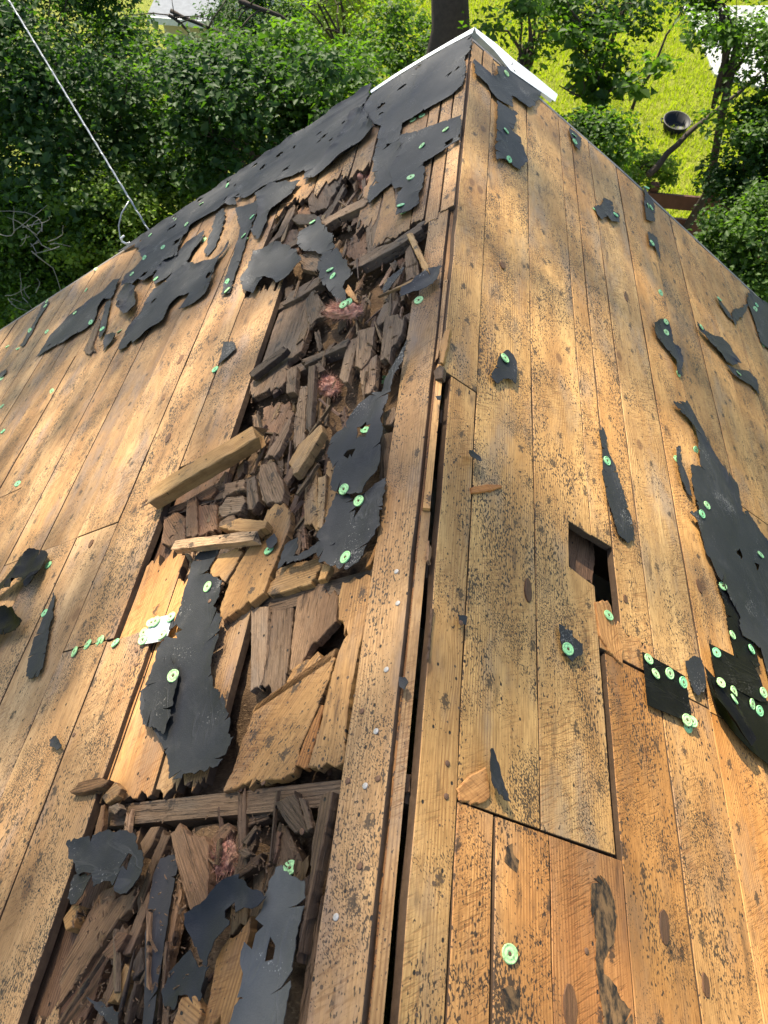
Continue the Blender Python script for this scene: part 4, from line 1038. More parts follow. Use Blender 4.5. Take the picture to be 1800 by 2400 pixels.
# pink glass wool tufts
def wool(label, spec, w, h):
    rg = random.Random(len(label))
    s, u, v, ang, loc = poly_frame(spec, w, -1)
    xs = [p[0] for p in loc]; ys = [p[1] for p in loc]; rx_, ry_ = (max(xs) - min(xs)) / 2, (max(ys) - min(ys)) / 2
    vs, fs = [], []; nu, nv = 40, 18
    sd = rg.uniform(0, 50)
    for i in range(nv + 1):
        th = math.pi * 0.5 * i / nv
        for j in range(nu):
            ph = 2 * math.pi * j / nu
            d = Vector((math.cos(ph) * math.cos(th), math.sin(ph) * math.cos(th), math.sin(th)))
            k = 1 + 0.30 * mnoise.fractal(d * 2.4 + Vector((sd, 0, 0)), 0.9, 2, 4)
            vs.append((d.x * rx_ * k, d.y * ry_ * k, d.z * h * k))
    for i in range(nv):
        for j in range(nu):
            a, b = i * nu + j, i * nu + (j + 1) % nu
            fs.append((a, b, b + nu, a + nu))
    # loose fibres
    for _ in range(1500):
        ph = rg.uniform(0, 2 * math.pi); th = rg.uniform(0, 1.4)
        d = Vector((math.cos(ph) * math.cos(th) * rx_, math.sin(ph) * math.cos(th) * ry_, math.sin(th) * h))
        e = d * rg.uniform(1.0, 1.45) + Vector((rg.gauss(0, .009), rg.gauss(0, .009), rg.gauss(0, .006)))
        q = Vector((rg.gauss(0, 1), rg.gauss(0, 1), rg.gauss(0, 1))).normalized() * .0006
        b = len(vs); vs += [tuple(d * .9 - q), tuple(d * .9 + q), tuple(e)]; fs.append((b, b + 1, b + 2))
    o = mesh_obj('insulation_tuft', vs, fs, M['wool'], None, True, frame(s, u, v, w, ang))
    return tag(o, label, 'insulation', 'tufts of pink glass wool')
wool('pink glass wool pulled out below the two capped felt strip', 'P:655,1170 700,1115 800,1100 890,1130 900,1160 800,1190 700,1200', .004, .022)
wool('pink glass wool in the gap under the peak felt', 'P:830,160 920,110 990,150 960,250 870,280', -.045, .03)
wool('pink glass wool tuft beside the long dark stave', 'Q:1140,130 1230,90 1290,140 1250,220 1170,210', -.040, .025)
wool('pink glass wool bundle in the lower hole', 'X:830,500 840,390 920,290 985,330 950,440 880,540', -.034, .028)
wool('brown stained wool under the pink bundle', 'X:800,600 830,520 890,540 860,600 810,640', -.035, .03)

# ------------------------------------------------------------------ loose splinters and crumbs
def splinter_mesh(k):
    rg = random.Random(100 + k)
    L, W_ = rg.uniform(.04, .13), rg.uniform(.004, .010)
    n = 5; out = []
    for i in range(n): out.append((-L / 2 + L * i / (n - 1) + rg.gauss(0, .002), -W_ / 2 * (1 - .6 * abs(i / (n - 1) - .5)) + rg.gauss(0, .0012)))
    for i in range(n): out.append((L / 2 - L * i / (n - 1) + rg.gauss(0, .006), W_ / 2 * (1 - .6 * abs(i / (n - 1) - .5)) + rg.gauss(0, .0012)))
    o = slab('wood_splinter', out, rg.uniform(.003, .010), M['rot'], Matrix.Identity(4), None, (1, 1, 1, .3), .001, 0, rg)
    me = o.data; bpy.data.objects.remove(o)
    return me
def sliver_mesh(k):
    rg = random.Random(300 + k)
    L, W_ = rg.uniform(.05, .15), rg.uniform(.010, .028)
    out = ragged([(-L / 2, -W_ / 2), (L / 2, -W_ / 2), (L / 2, W_ / 2), (-L / 2, W_ / 2)], .006, .014, .0016, rg, 1.6)
    o = slab('wood_splinter', out, rg.uniform(.008, .016), M['rot'], Matrix.Identity(4), None, (1, 1, 1, .3), .0012, 0, rg)
    me = o.data; bpy.data.objects.remove(o)
    return me
SPL = [splinter_mesh(k) for k in range(14)]
SLV = [sliver_mesh(k) for k in range(18)]
ZONES = [('small loose splinter of rotted wood in the upper decayed strip', 'loose splinters in the upper decayed strip', 170,
          'P:300,300 560,190 780,120 960,300 1040,640 1200,600 1230,900 1190,1200 1200,1500 Q:1560,300 1240,500 1250,900 1200,1100 900,1300 820,1450 480,1500 200,1250 160,1000 480,780 700,560 720,240 P:400,1500 520,1200 480,1050 330,1080 480,760 250,660'),
         ('small loose splinter of rotted wood in the lower hole', 'loose splinters in the lower hole', 46,
          'X:180,260 360,180 1150,110 1330,350 1360,640 1290,900 1000,640 820,980 720,1300 300,1300 60,1300 40,960 60,640 420,560')]
for lab, grp, cnt, spec in ZONES:
    poly = tps(spec); xs = [p[0] for p in poly]; ys = [p[1] for p in poly]
    k = 0
    rg = random.Random(cnt)
    while k < cnt:
        q = (rg.uniform(min(xs), max(xs)), rg.uniform(min(ys), max(ys)))
        if not pip(q, poly): continue
        sl = rg.random() < .6
        w = rg.uniform(-.036, -.010) if sl else rg.uniform(-.024, .008)
        s_, u, v = uvw(q, w, -1)
        o = bpy.data.objects.new('wood_splinter', rg.choice(SLV if sl else SPL)); COL.objects.link(o)
        o.matrix_basis = frame(-1, u, v, w, rg.gauss(0.05, .20 if sl else .45), rg.uniform(-.4, .4), rg.uniform(-.13, .13))
        t = rg.choice((.35, .5, .7, .9, 1.2)); o.color = (t, t * rg.uniform(.82, .98), t * rg.uniform(.68, .9), .3)
        tone = 'blackish' if t < .45 else 'dark brown' if t < .8 else 'brown' if t < 1 else 'pale'
        tag(o, tone + (' broad sliver' if sl else ' thin splinter') + lab[len('small loose splinter'):], 'wood splinter', grp)
        k += 1
# crumbs nobody could count
rg = random.Random(5); cv, cf = [], []
for lab, grp, cnt, spec in ZONES:
    poly = tps(spec); xs = [p[0] for p in poly]; ys = [p[1] for p in poly]; k = 0
    while k < (1600 if cnt == 170 else 600):
        q = (rg.uniform(min(xs), max(xs)), rg.uniform(min(ys), max(ys)))
        if not pip(q, poly): continue
        w = rg.choice((-.03, -.018, -.01, .002, .004)); s_, u, v = uvw(q, w, -1)
        c = deck_pt(-1, u, v, w + .001); r = rg.uniform(.0008, .0024) * (1 if rg.random() < .9 else 2)
        b = len(cv)
        L = r * rg.uniform(1, 3.5); a = rg.uniform(0, 3.1)
        for dx, dy, dz in ((-1, -.5, 0), (1, -.5, .2), (.8, .6, 0), (-.9, .5, .3), (0, 0, 1.2)):
            x, y = dx * L, dy * r
            x, y = x * math.cos(a) - y * math.sin(a), x * math.sin(a) + y * math.cos(a)
            cv.append(c + Vector((-y * CA, x, -y * SA)) + Vector((-SA, 0, CA)) * dz * r)
        cf += [(b, b + 1, b + 4), (b + 1, b + 2, b + 4), (b + 2, b + 3, b + 4), (b + 3, b, b + 4)]
        k += 1
tag(mesh_obj('wood_crumbs', cv, cf, M['rot'], None, False, None, (.7, .6, .5, .2)), 'brown crumbs of rotted wood strewn over the decayed part of the left slope', 'debris', None, 'stuff')

# ------------------------------------------------------------------ green cap nails and bare nail heads, set on whatever lies there
bpy.context.view_layer.update()
DG = bpy.context.evaluated_depsgraph_get()
HIT = None
def drop(p):
    d = ray(p); hit, loc, nor, idx, ob, m = scene.ray_cast(DG, Vector(CAM), Vector(d))
    s, u, v = uvw(p)
    nz = Vector((s * SA, 0, CA))
    if not hit or (loc - deck_pt(s, u, v)).length > 0.15:
        return deck_pt(s, u, v, .004), nz, s
    global HIT
    HIT = ob if ob.parent == house else None
    if nor.dot(nz) < 0.5: nor = nz
    return loc, (nor * 0.35 + nz * 0.65).normalized(), s

def cap_mesh():
    m = MB()
    m.lathe([(.0000, .0016), (.0030, .0016), (.0036, .0030), (.0072, .0030), (.0082, .0022), (.0105, .0022), (.0118, .0034), (.0130, .0030), (.0134, .0012), (.0132, .0), (.0, .0)], 24)
    o = m.build('cap_nail', M['cap'], None, True); me = o.data; bpy.data.objects.remove(o)
    h = MB(); h.lathe([(0, .0034), (.0022, .0034), (.0026, .0028), (.0026, .001)], 10)
    o = h.build('nail_head', M['rust'], None, False); hm = o.data; bpy.data.objects.remove(o)
    return me, hm
CAPM, HEADM = cap_mesh()
def capnail(p, label, group, rg):
    loc, nz, s = drop(p)
    o = bpy.data.objects.new('cap_nail', CAPM); COL.objects.link(o)
    q = nz.to_track_quat('Z', 'Y')
    k = rg.uniform(.92, 1.06)
    o.matrix_basis = Matrix.Translation(loc + nz * .0008) @ q.to_matrix().to_4x4() @ Matrix.Rotation(rg.gauss(0, .16), 4, 'X') @ Matrix.Rotation(rg.gauss(0, .16), 4, 'Y') @ Matrix.Scale(k, 4)
    h = bpy.data.objects.new('nail_head', HEADM); COL.objects.link(h); h.parent = o
    tag(o, label, 'cap nail', group)
CAPS = [
 ('green cap nail on the felt band below the peak sheet', 'caps on the felt below the peak', 'B:1078,752 1020,780 1230,842 1077,947 1005,1152 940,1333 962,1376'),
 ('green cap nail on the square felt piece over the debris', None, 'B:367,1442'),
 ('green cap nail along the upper left rake sheet', 'caps on the upper left rake sheet', 'A:1475,1203 1307,1322 1133,1424 1210,1455 975,1525 1058,1604 1326,1557 1635,1408'),
 ('green cap nail on the felt between bare stripes', 'caps on the felt strip between stripes', 'A:1580,1530 1597,1560 D:1474,170 1474,225'),
 ('green cap nail among the torn left sheets', 'caps among the torn left sheets', 'D:938,12 857,118 1012,150 664,475 776,490'),
 ('green cap nail on the long pointed felt strip', 'caps on the long pointed strip', 'D:487,370 591,431'),
 ('green cap nail on the bare planks near the left rake', 'caps on planks near the left rake', 'D:625,88 560,222 305,295 295,325 196,483 306,492 50,588 120,602 12,795'),
 ('green cap nail alone on the middle of the far left planks', None, 'D:340,878'),
 ('green cap nail below the small felt triangle', None, 'D:1397,738'),
 ('green cap nail at the very left edge of the planks', 'caps at the left edge', 'D:15,975 22,1138'),
 ('green cap nail beside the board joint at the left edge', None, 'D:118,1478'),
 ('green cap nail paired on the hanging felt strip', 'pair of caps on the hanging strip', 'E:482,92 500,132'),
 ('green cap nail at the hanging strip tip by the wool', 'caps by the pink wool', 'E:570,318 600,305'),
 ('yellowish green cap nail on the board beside the ridge flap', None, 'E:1057,290'),
 ('green cap nail at the upper end of the long felt strip', None, 'E:825,803'),
 ('green cap nail in the middle of the long felt strip', None, 'E:710,1132'),
 ('green cap nail where the long strip meets the tongue, left one', None, 'E:573,1515'),
 ('green cap nail where the long strip meets the tongue, right one', None, 'E:669,1590'),
 ('green cap nail near the bottom of the felt tongue', None, 'H:584,297'),
 ('green cap nail on the large loose board', None, 'H:87,250'),
 ('green cap nail on the square felt scrap of the upper right slope', None, 'E:1610,665'),
 ('green cap nail on the peak saddle of the right slope', None, 'B:1622,478'),
 ('green cap nail on the felt patch below the saddle', 'caps on the patch below the saddle', 'B:1620,850 1638,1035'),
 ('green cap nail on the slim scrap by the right rake', 'pair of caps on the slim scrap', 'C:400,878 405,920'),
 ('green cap nail on the two lobed scrap', 'caps on the two lobed scrap', 'C:537,1362 670,1393'),
 ('green cap nail at the right rake edge on the paired strip', 'caps on the paired strip', 'C:868,1222 880,1335 900,1347'),
 ('green cap nail on the small scrap below the paired caps', None, 'C:905,1576'),
 ('green cap nail on the bare wood of the upper right slope', None, 'F:960,240'),
 ('green cap nail on the thin sliver near the right rake', None, 'F:1341,280'),
 ('green cap nail at the tip of the diagonal scrap', None, 'F:1225,462'),
 ('green cap nail on the felt sheet at the right edge', 'caps on the right edge sheet', 'F:1583,318 1573,345 1625,575'),
 ('green cap nail on the tapering scrap', 'caps on the tapering scrap', 'F:995,428 997,497 1075,765'),
 ('green cap nail on the scrap below the diagonal one', None, 'F:1467,762'),
 ('green cap nail on the long tongue above the square hole', None, 'F:612,1330'),
 ('green cap nail on the thin strip left of the large right sheet', None, 'F:1065,1318'),
 ('green cap nail on the upper part of the large right sheet', 'caps on the upper right sheet', 'F:1187,1258 1260,1618 I:1228,15'),
 ('green cap nail in the open middle of the large right sheet', None, 'I:1608,278'),
 ('green cap nail along the black underlay strip', 'caps along the underlay strip', 'I:1362,482 1425,798 1548,892 1546,830'),
 ('green cap nail on the split tongue below the square hole', None, 'I:622,672'),
 ('green cap nail on the rounded scrap by the square hole', None, 'I:358,890'),
 ('green cap nail on the square black membrane patch', 'caps on the square membrane patch', 'I:882,955 927,1050 1017,1048 1105,1106'),
 ('green cap nail clustered at the membrane lower corner', 'cap cluster at the membrane corner', 'I:1165,1360 1135,1395 1130,1350'),
 ('green cap nail on the folded membrane at the right edge', 'caps on the folded membrane', 'I:1320,913 1350,1108 1432,1165 1436,1215 1625,1172 1552,1246 1600,1290'),
 ('green cap nail beside the curled black felt', None, 'G:317,346'),
 ('green cap nail on the slim tongue of the lower left', None, 'G:294,657'),
 ('green cap nail in the row along the board joint', 'caps in a row on the board joint', 'G:488,908 573,862 640,845 662,832 752,851'),
 ('green cap nail on the foil patch', 'caps ringing the foil patch', 'G:1112,683 985,720 1012,712 935,785 930,830 1055,800'),
 ('green cap nail on the upper half of the hourglass scrap', None, 'G:1349,487'),
 ('green cap nail on the lower half of the hourglass scrap', None, 'G:1127,1064'),
 ('green cap nail on the weathered grey sheet in the lower hole', None, 'K:224,652'),
 ('green cap nail alone near the bottom of the right slope', None, 'K:1638,1205'),
]
rg = random.Random(3)
ORD = ['topmost', 'second from the top', 'third from the top', 'fourth from the top', 'fifth from the top', 'sixth from the top', 'seventh from the top', 'eighth from the top', 'ninth from the top']
for lab, grp, spec in CAPS:
    ps = sorted(tps(spec), key=lambda p: p[1])
    for i, p in enumerate(ps):
        w_ = '' if len(ps) == 1 else ', ' + ('lowest one' if i == len(ps) - 1 else 'upper one' if len(ps) == 2 else ORD[i])
        capnail(p, lab + w_, grp, rg)

nm = MB(); nm.lathe([(0, .0012), (.0040, .0011), (.0050, .0006), (.0051, 0.0), (.0030, -.0008)], 12)
o = nm.build('nail', M['steel'], None, True); NAILM = o.data; bpy.data.objects.remove(o)
NAILR = NAILM.copy(); NAILR.materials.clear(); NAILR.materials.append(M['rust'])
def into_board(o, mw):
    if HIT is not None and HIT.name.startswith('roof_board'):
        o.parent = HIT; o.matrix_basis = HIT.matrix_world.inverted() @ mw
    else: place(o, house, mw)
def nail(p, rusty):
    loc, nz, s = drop(p)
    o = bpy.data.objects.new('nail', NAILR if rusty else NAILM); COL.objects.link(o)
    into_board(o, Matrix.Translation(loc + nz * .0006) @ nz.to_track_quat('Z', 'Y').to_matrix().to_4x4())
for p in tps('H:911,387 920,592 846,1022 779,1422 K:709,117 520,967'): nail(p, False)
for p in tps('H:687,1292 1327,720 K:790,70 596,85 672,638 479,30 48,95 1232,185 1373,237 262,428 300,412 M:481,1187 H:1240,1630 D:1062,930 760,910 G:885,900 885,990 480,1445 1360,578 J:1560,140 1225,100'): nail(p, True)
# nail holes seen singly on the ridge planks: short dark shanks driven just below the face
hm = MB(); hm.lathe([(0, .0003), (.0026, .0003), (.0028, -.002)], 9)
o = hm.build('nail_hole', M['blackplastic'], None); HOLEM = o.data; bpy.data.objects.remove(o)
HOLEM.materials.clear(); HOLEM.materials.append(M['dark'])
for p in tps('H:853,68 957,155 915,186 790,438 757,490 612,530 587,636 735,700 740,742 737,812 718,870 705,932 737,918 770,915 785,782 595,1072 766,1117 638,1190 620,1440 433,1600 420,555 340,680 205,1235 300,1292 152,1570 1312,40 1320,180 1195,370 1245,545 1325,550 1400,935 1290,1000 1240,1360 1315,1270 K:638,390 530,400 507,718 583,760 558,778 437,1125 567,1108 425,1420 495,1525 507,1610 1190,370 1170,702 1150,745 1210,735 1208,830 1192,1210 1045,1330 1040,1600 1165,1620'):
    loc, nz, s = drop(p)
    o = bpy.data.objects.new('nail_hole', HOLEM); COL.objects.link(o)
    into_board(o, Matrix.Translation(loc) @ nz.to_track_quat('Z', 'Y').to_matrix().to_4x4() @ Matrix.Scale(rnd.uniform(.7, 1.15), 4))

# big knots that can be told apart, each let into its board
M['knot'] = wood_mat('knot_wood', (0.16, 0.075, 0.03), (0.11, 0.05, 0.022), (0.04, 0.02, 0.012), (0.03, 0.018, 0.012), rot=.4, speck=0, knots=False, grey=(.09, .06, .04))
for t, x, y, ru, rv in (('M', 985, 1030, .030, .013), ('M', 1255, 1410, .020, .010), ('M', 375, 1540, .030, .015), ('I', 105, 510, .028, .010), ('I', 735, 565, .012, .007), ('D', 1170, 670, .028, .012), ('D', 1090, 1180, .022, .011), ('I', 1215, 480, .022, .010), ('E', 1600, 60, .016, .010), ('F', 740, 265, .03, .011), ('G', 590, 205, .016, .009)):
    loc, nz, s = drop(tp(t, x, y))
    rg = random.Random(x); out = [(ru * math.cos(a_ * .42) * rg.uniform(.88, 1.1), rv * math.sin(a_ * .42) * rg.uniform(.88, 1.1)) for a_ in range(15)]
    ob = slab('knot', out, .004, M['knot'], Matrix.Identity(4), None, (1, 1, 1, .2), .0008, 0, rg)
    sx, u, v = uvw(tp(t, x, y)); into_board(ob, frame(sx, u, v, .0018, rg.gauss(0, .1)))

# ------------------------------------------------------------------ overhead service cable at the left rake
a = deck_pt(-1, *uvw(tp('A', 968, 1500), 0, -1)[1:], 0.0)
far = at(-60, -150, 4.7); far = a + (far - a) * 5.0
m = MB(); pts = []
for i in range(25):
    t = i / 24; q = a.lerp(far, t); q.z -= 0.12 * math.sin(math.pi * t); pts.append(q)
cb = empty('service_cable', a)
tag(cb, 'twisted grey service cable running from the left rake up to the upper left corner', 'cable')
m.tube(pts, 0.0045, 7); m.build('conductor', M['cable'], cb, True)
m = MB(); pts2 = []
for i in range(700):
    t = i / 699; q = a.lerp(far, t); q.z -= 0.12 * math.sin(math.pi * t)
    pts2.append(q + Vector((math.cos(i * .9), 0, math.sin(i * .9))) * .004)
m.tube(pts2, 0.003, 5); m.build('wrapped_wire', M['cable'], cb, True)
m = MB(); j = at(302, 472, a.y + .12); e2 = deck_pt(-1, *uvw(tp('A', 850, 1585), 0, -1)[1:], .012)
m.tube([j, at(285, 500, a.y + .08), at(278, 530, a.y + .05), at(282, 560, a.y + .03), at(292, 571, a.y), e2], .004, 6); m.build('drop_loop', M['cable'], cb, True)
m = MB(); m.tube([at(290, 553, a.y), at(284, 558, a.y), at(286, 566, a.y), at(295, 571, a.y), at(305, 573, a.y), e2], .006, 6); m.build('cable_hook', M['white_metal'], cb, True)

# ------------------------------------------------------------------ vegetation
NPR = np.random.default_rng(11)
def leaf_cloud(name, centers, radii, per, size, mat, parent, flat=0.42, droop=0.3, squash=0.5):
    """clumps of small folded leaves; centers (n,3), radii (n,)"""
    c = np.asarray(centers, float); r = np.asarray(radii, float)
    n = len(c) * per
    ci = np.repeat(np.arange(len(c)), per)
    d = NPR.normal(size=(n, 3)); d /= np.linalg.norm(d, axis=1)[:, None]
    rad = r[ci] * NPR.random(n) ** 0.45
    p = c[ci] + d * rad[:, None] * np.array([1, 1, squash])
    nrm = NPR.normal(size=(n, 3)) * flat + np.array([0, 0, 1.0]) + d * 0.45
    nrm /= np.linalg.norm(nrm, axis=1)[:, None]
    t = NPR.normal(size=(n, 3)); t[:, 2] -= droop
    t -= nrm * np.sum(t * nrm, 1)[:, None]; t /= np.linalg.norm(t, axis=1)[:, None]
    b = np.cross(nrm, t)
    s = size * (0.45 + 1.0 * NPR.random(n))[:, None] * (0.8 + .5 * NPR.random(len(c)))[ci][:, None]
    fold = 0.22
    quad = np.stack([p - t * s * .55, p + b * s * .42 + nrm * s * fold - t * s * .05, p + t * s * .62 - nrm * s * .1, p - b * s * .42 + nrm * s * fold - t * s * .05], 1).reshape(-1, 3)
    me = bpy.data.meshes.new(name)
    me.vertices.add(n * 4); me.vertices.foreach_set('co', quad.ravel())
    tri = np.empty((n, 6), np.int64); base = np.arange(n) * 4
    tri[:, 0], tri[:, 1], tri[:, 2] = base, base + 1, base + 2
    tri[:, 3], tri[:, 4], tri[:, 5] = base, base + 2, base + 3
    me.loops.add(n * 6); me.loops.foreach_set('vertex_index', tri.ravel().astype(np.int32))
    me.polygons.add(n * 2); me.polygons.foreach_set('loop_start', np.arange(0, n * 6, 3).astype(np.int32))
    me.polygons.foreach_set('loop_total', np.full(n * 2, 3, np.int32))
    at_ = me.attributes.new('shade', 'FLOAT', 'POINT')
    sh = np.clip(0.65 * NPR.random(len(c))[ci] + 0.45 * NPR.random(n), 0, 1)
    at_.data.foreach_set('value', np.repeat(sh, 4).astype(np.float32))
    me.update(calc_edges=True); me.materials.append(mat)
    o = bpy.data.objects.new(name, me); COL.objects.link(o)
    return place(o, parent)

def limb(a, b, r0, r1, rg, bend=0.08, n=6):
    a, b = Vector(a), Vector(b); L = (b - a).length; pts, rr = [], []
    off = Vector((rg.gauss(0, 1), rg.gauss(0, 1), rg.gauss(0, .5))) * bend * L
    for i in range(n + 1):
        t = i / n
        pts.append(a.lerp(b, t) + off * math.sin(math.pi * t) + Vector((rg.gauss(0, 1), rg.gauss(0, 1), rg.gauss(0, 1))) * .012 * L)
        rr.append(r0 + (r1 - r0) * t)
    pts[0] = a; pts[-1] = b
    return pts, rr

def tree(name, label, base, fork, crown, rad, mat, nclump, per, leaf, clump_r, trunk_r, seed, cat='tree', group='trees and shrubs around the house', nlimb=9, hollow=0.35, bark='bark', lo=-1.0, shade_spots=None):
    rg = random.Random(seed); base = Vector(base); fork = Vector(fork); crown = Vector(crown)
    root = empty(name, base)
    tag(root, label, cat, group)
    m = MB(); p, r = limb(base, fork, trunk_r, trunk_r * .72, rg, .03, 16 if trunk_r > .1 else 6)
    if trunk_r > .1: p = [q if i in (0, 16) else q - (q - base.lerp(fork, i / 16)) * .75 for i, q in enumerate(p)]; r = [x * rg.uniform(.86, 1.14) for x in r]
    m.tube(p, r, 12)
    m.build('trunk', M[bark], root, True)
    cs, rs = [], []
    while len(cs) < nclump:
        d = Vector((rg.uniform(-1, 1), rg.uniform(-1, 1), rg.uniform(lo, 1)))
        if not hollow < d.length < 1: continue
        k = 1 + .22 * mnoise.noise(d * 2.3 + Vector((seed, 0, 0)))
        cs.append(crown + Vector((d.x * rad[0], d.y * rad[1], d.z * rad[2])) * k); rs.append(clump_r * rg.uniform(.5, 1.7))
    if shade_spots:  # unseen leaf clumps added toward the sun to shade chosen roof spots
        for s_, u_, v_, t_ in shade_spots:
            for k in range(2):
                cs.append(deck_pt(s_, u_, v_) + SUN_DIR * (t_ + rg.uniform(-1, 1)) + Vector((rg.gauss(0, .22), rg.gauss(0, .22), 0))); rs.append(clump_r * rg.uniform(.75, 1.15))
    m = MB()
    for i in range(nlimb):
        e = cs[rg.randrange(len(cs))]
        mid = fork.lerp(e, .5) + Vector((0, 0, .12 * (e - fork).length))
        p, r = limb(fork.lerp(base, rg.uniform(0, .18)), mid, trunk_r * .42, trunk_r * .22, rg, .06, 4); m.tube(p, r, 6)
        p, r = limb(mid, e, trunk_r * .22, trunk_r * .05, rg, .08, 4); m.tube(p, r, 5)
        for k in range(3):
            e2 = cs[rg.randrange(len(cs))]
            if (e2 - mid).length < 0.75 * max(rad):
                p, r = limb(mid.lerp(e, rg.uniform(.1, .7)), e2, trunk_r * .14, trunk_r * .03, rg, .1, 4); m.tube(p, r, 4)
    m.build('limb', M[bark], root, True)
    leaf_cloud('crown', cs, rs, int(per * (2.6 if 'shade' not in name else 1)), leaf * (.52 if 'shade' not in name else 1), M[mat], root)
    return root

GZ = Z_GROUND
# tall tree behind the peak: dark trunk seen over the ridge end, its unseen crown is shaped to dapple the roof
tk = at(1052, 60, 9.0)
SHADE_SPOTS_A = [(1, u, v, 12.5) for u, v in ((3.1, .2), (2.7, .9), (3.2, 1.2), (2.4, 1.8))] + [(-1, u, v, 12.5) for u, v in ((3.2, .4), (2.5, .25), (2.0, .35), (1.55, .3), (1.1, .25), (.15, .3), (.15, .55), (-.4, .6), (.5, .25))]  # roof spots to shade; crown clumps are placed sunward of these
SHADE_SPOTS_B = [(-1, u, v, 12.0) for u, v in ((3.2, 1.1), (2.6, .9), (2.9, 1.7), (2.4, 1.5), (3.0, 2.3), (2.2, 2.1), (2.6, 2.9), (1.7, 2.1), (.9, 1.4), (.5, 1.1), (.1, .95), (1.2, 1.9))]  # spots on the left slope shaded by the unseen left tree
tree('shade_tree', 'tall tree whose dark trunk stands right behind the roof peak', (tk.x, 9.0, GZ), (tk.x - .3, 9.2, 6.0), (-3.9, 10.6, 11.4), (1.2, 1.0, 1.0), 'leaf', 3, 36, .14, .52, .24, 21, nlimb=12, shade_spots=SHADE_SPOTS_A)
tree('shade_tree', 'tall unseen tree left of the yard, crown shaped to shade the roof', (-6.2, 8.6, GZ), (-6.4, 8.8, 5.0), (-7.0, 9.0, 9.4), (1.6, 1.4, 1.4), 'leaf', 3, 36, .14, .52, .22, 22, nlimb=10, shade_spots=SHADE_SPOTS_B)
# left thicket, near to far
def at3(px, py, Y): 
    p = at(px, py, Y); return (p.x, p.y, p.z)
def shrub(label, px, py, Y, rad, mat, seed, nclump=90, per=130, leaf=.075, cr=.33, name='leafy_shrub', tr=.05, lo=-1.0, hollow=.45):
    c = Vector(at3(px, py, Y))
    b = Vector((c.x, c.y + .1, GZ)); f = Vector((c.x, c.y + .1, max(GZ + .3, c.z - rad[2] * .6)))
    return tree(name, label, b, f, c, rad, mat, nclump, per, leaf, cr, tr, seed, 'shrub' if 'shrub' in name else 'tree', lo=lo, hollow=hollow)
shrub('dark vine covered tree at the far left edge', 40, 330, 6.6, (1.15, .9, 1.9), 'leaf_dark', 31, 76, 110, .085)
shrub('dense dark tree beside the cable near its foot', 230, 420, 6.4, (.9, .8, 1.3), 'leaf_dark', 32, 50, 100, .09)
shrub('green bush just beyond the left rake below the cable', 110, 640, 5.6, (.75, .6, .8), 'leaf', 33, 70, 120, .06, .26)
shrub('lime green bush in front of the dark thicket near the cable hook', 260, 540, 5.7, (.55, .5, .6), 'leaf_lime', 34, 40, 110, .06, .24)
shrub('pale stemmed bush at the left edge of the view', -30, 560, 6.0, (.6, .6, .8), 'leaf', 35, 50, 110, .06, .28)
shrub('broad maple filling the middle left behind the rake', 480, 370, 7.2, (.95, .8, 1.0), 'leaf', 36, 52, 100, .105, .33)
shrub('maple bough hanging left of the peak', 700, 215, 7.4, (.95, .6, .45), 'leaf', 37, 50, 100, .085, .28)
shrub('darker maple behind the left rake', 610, 290, 6.3, (.75, .6, .7), 'leaf_dark', 38, 34, 100, .095, .3)
shrub('sunlit tree in the open gap of the thicket', 300, 230, 10.5, (.95, .8, 1.1), 'leaf_lime', 39, 55, 100, .08, .34)
shrub('tall dark tree at the top left corner', 90, 60, 9.0, (1.3, 1.0, 1.4), 'leaf_dark', 40, 80, 110, .085, .4)
shrub('bright backlit tree across the yard left of the trunk', 800, 20, 12.0, (1.3, .9, .6), 'leaf_lime', 41, 34, 60, .09, .36)
shrub('drooping conifer like tree by the cream shed', 590, 90, 11.0, (.7, .7, .8), 'leaf_dark', 42, 34, 90, .08, .34)
shrub('second backlit tree beyond the peak', 965, 110, 10.0, (.55, .5, .42), 'leaf', 43, 20, 70, .08, .28)
# right side
shrub('lime maple branch right of the white drip edge', 1240, 60, 8.4, (.4, .4, .35), 'leaf', 50, 9, 40, .09, .3)
shrub('dark bush just beyond the right rake', 1375, 330, 7.4, (.34, .3, .28), 'leaf', 51, 18, 70, .075, .24)
shrub('leafy tree at the right edge over the driveway', 1830, 220, 7.4, (.42, .45, .75), 'leaf', 52, 26, 80, .08, .28)
shrub('dark thicket at the right edge', 1830, 400, 7.2, (.5, .5, .7), 'leaf_dark', 53, 46, 110, .08, .28)
shrub('bright green bush at the lower right beyond the rake', 1765, 590, 6.2, (.5, .45, .5), 'leaf', 54, 52, 110, .07, .25)
shrub('small lime bush beside the stained fence', 1500, 385, 8.6, (.34, .3, .2), 'leaf_lime', 55, 12, 60, .07, .2)
shrub('overhanging maple at the top right corner', 1760, 30, 8.0, (.6, .5, .35), 'leaf', 56, 18, 60, .09, .28)
shrub('shaded maple above the lawn at the top', 1440, 0, 9.4, (.9, .5, .28), 'leaf_dark', 57, 16, 60, .09, .3)
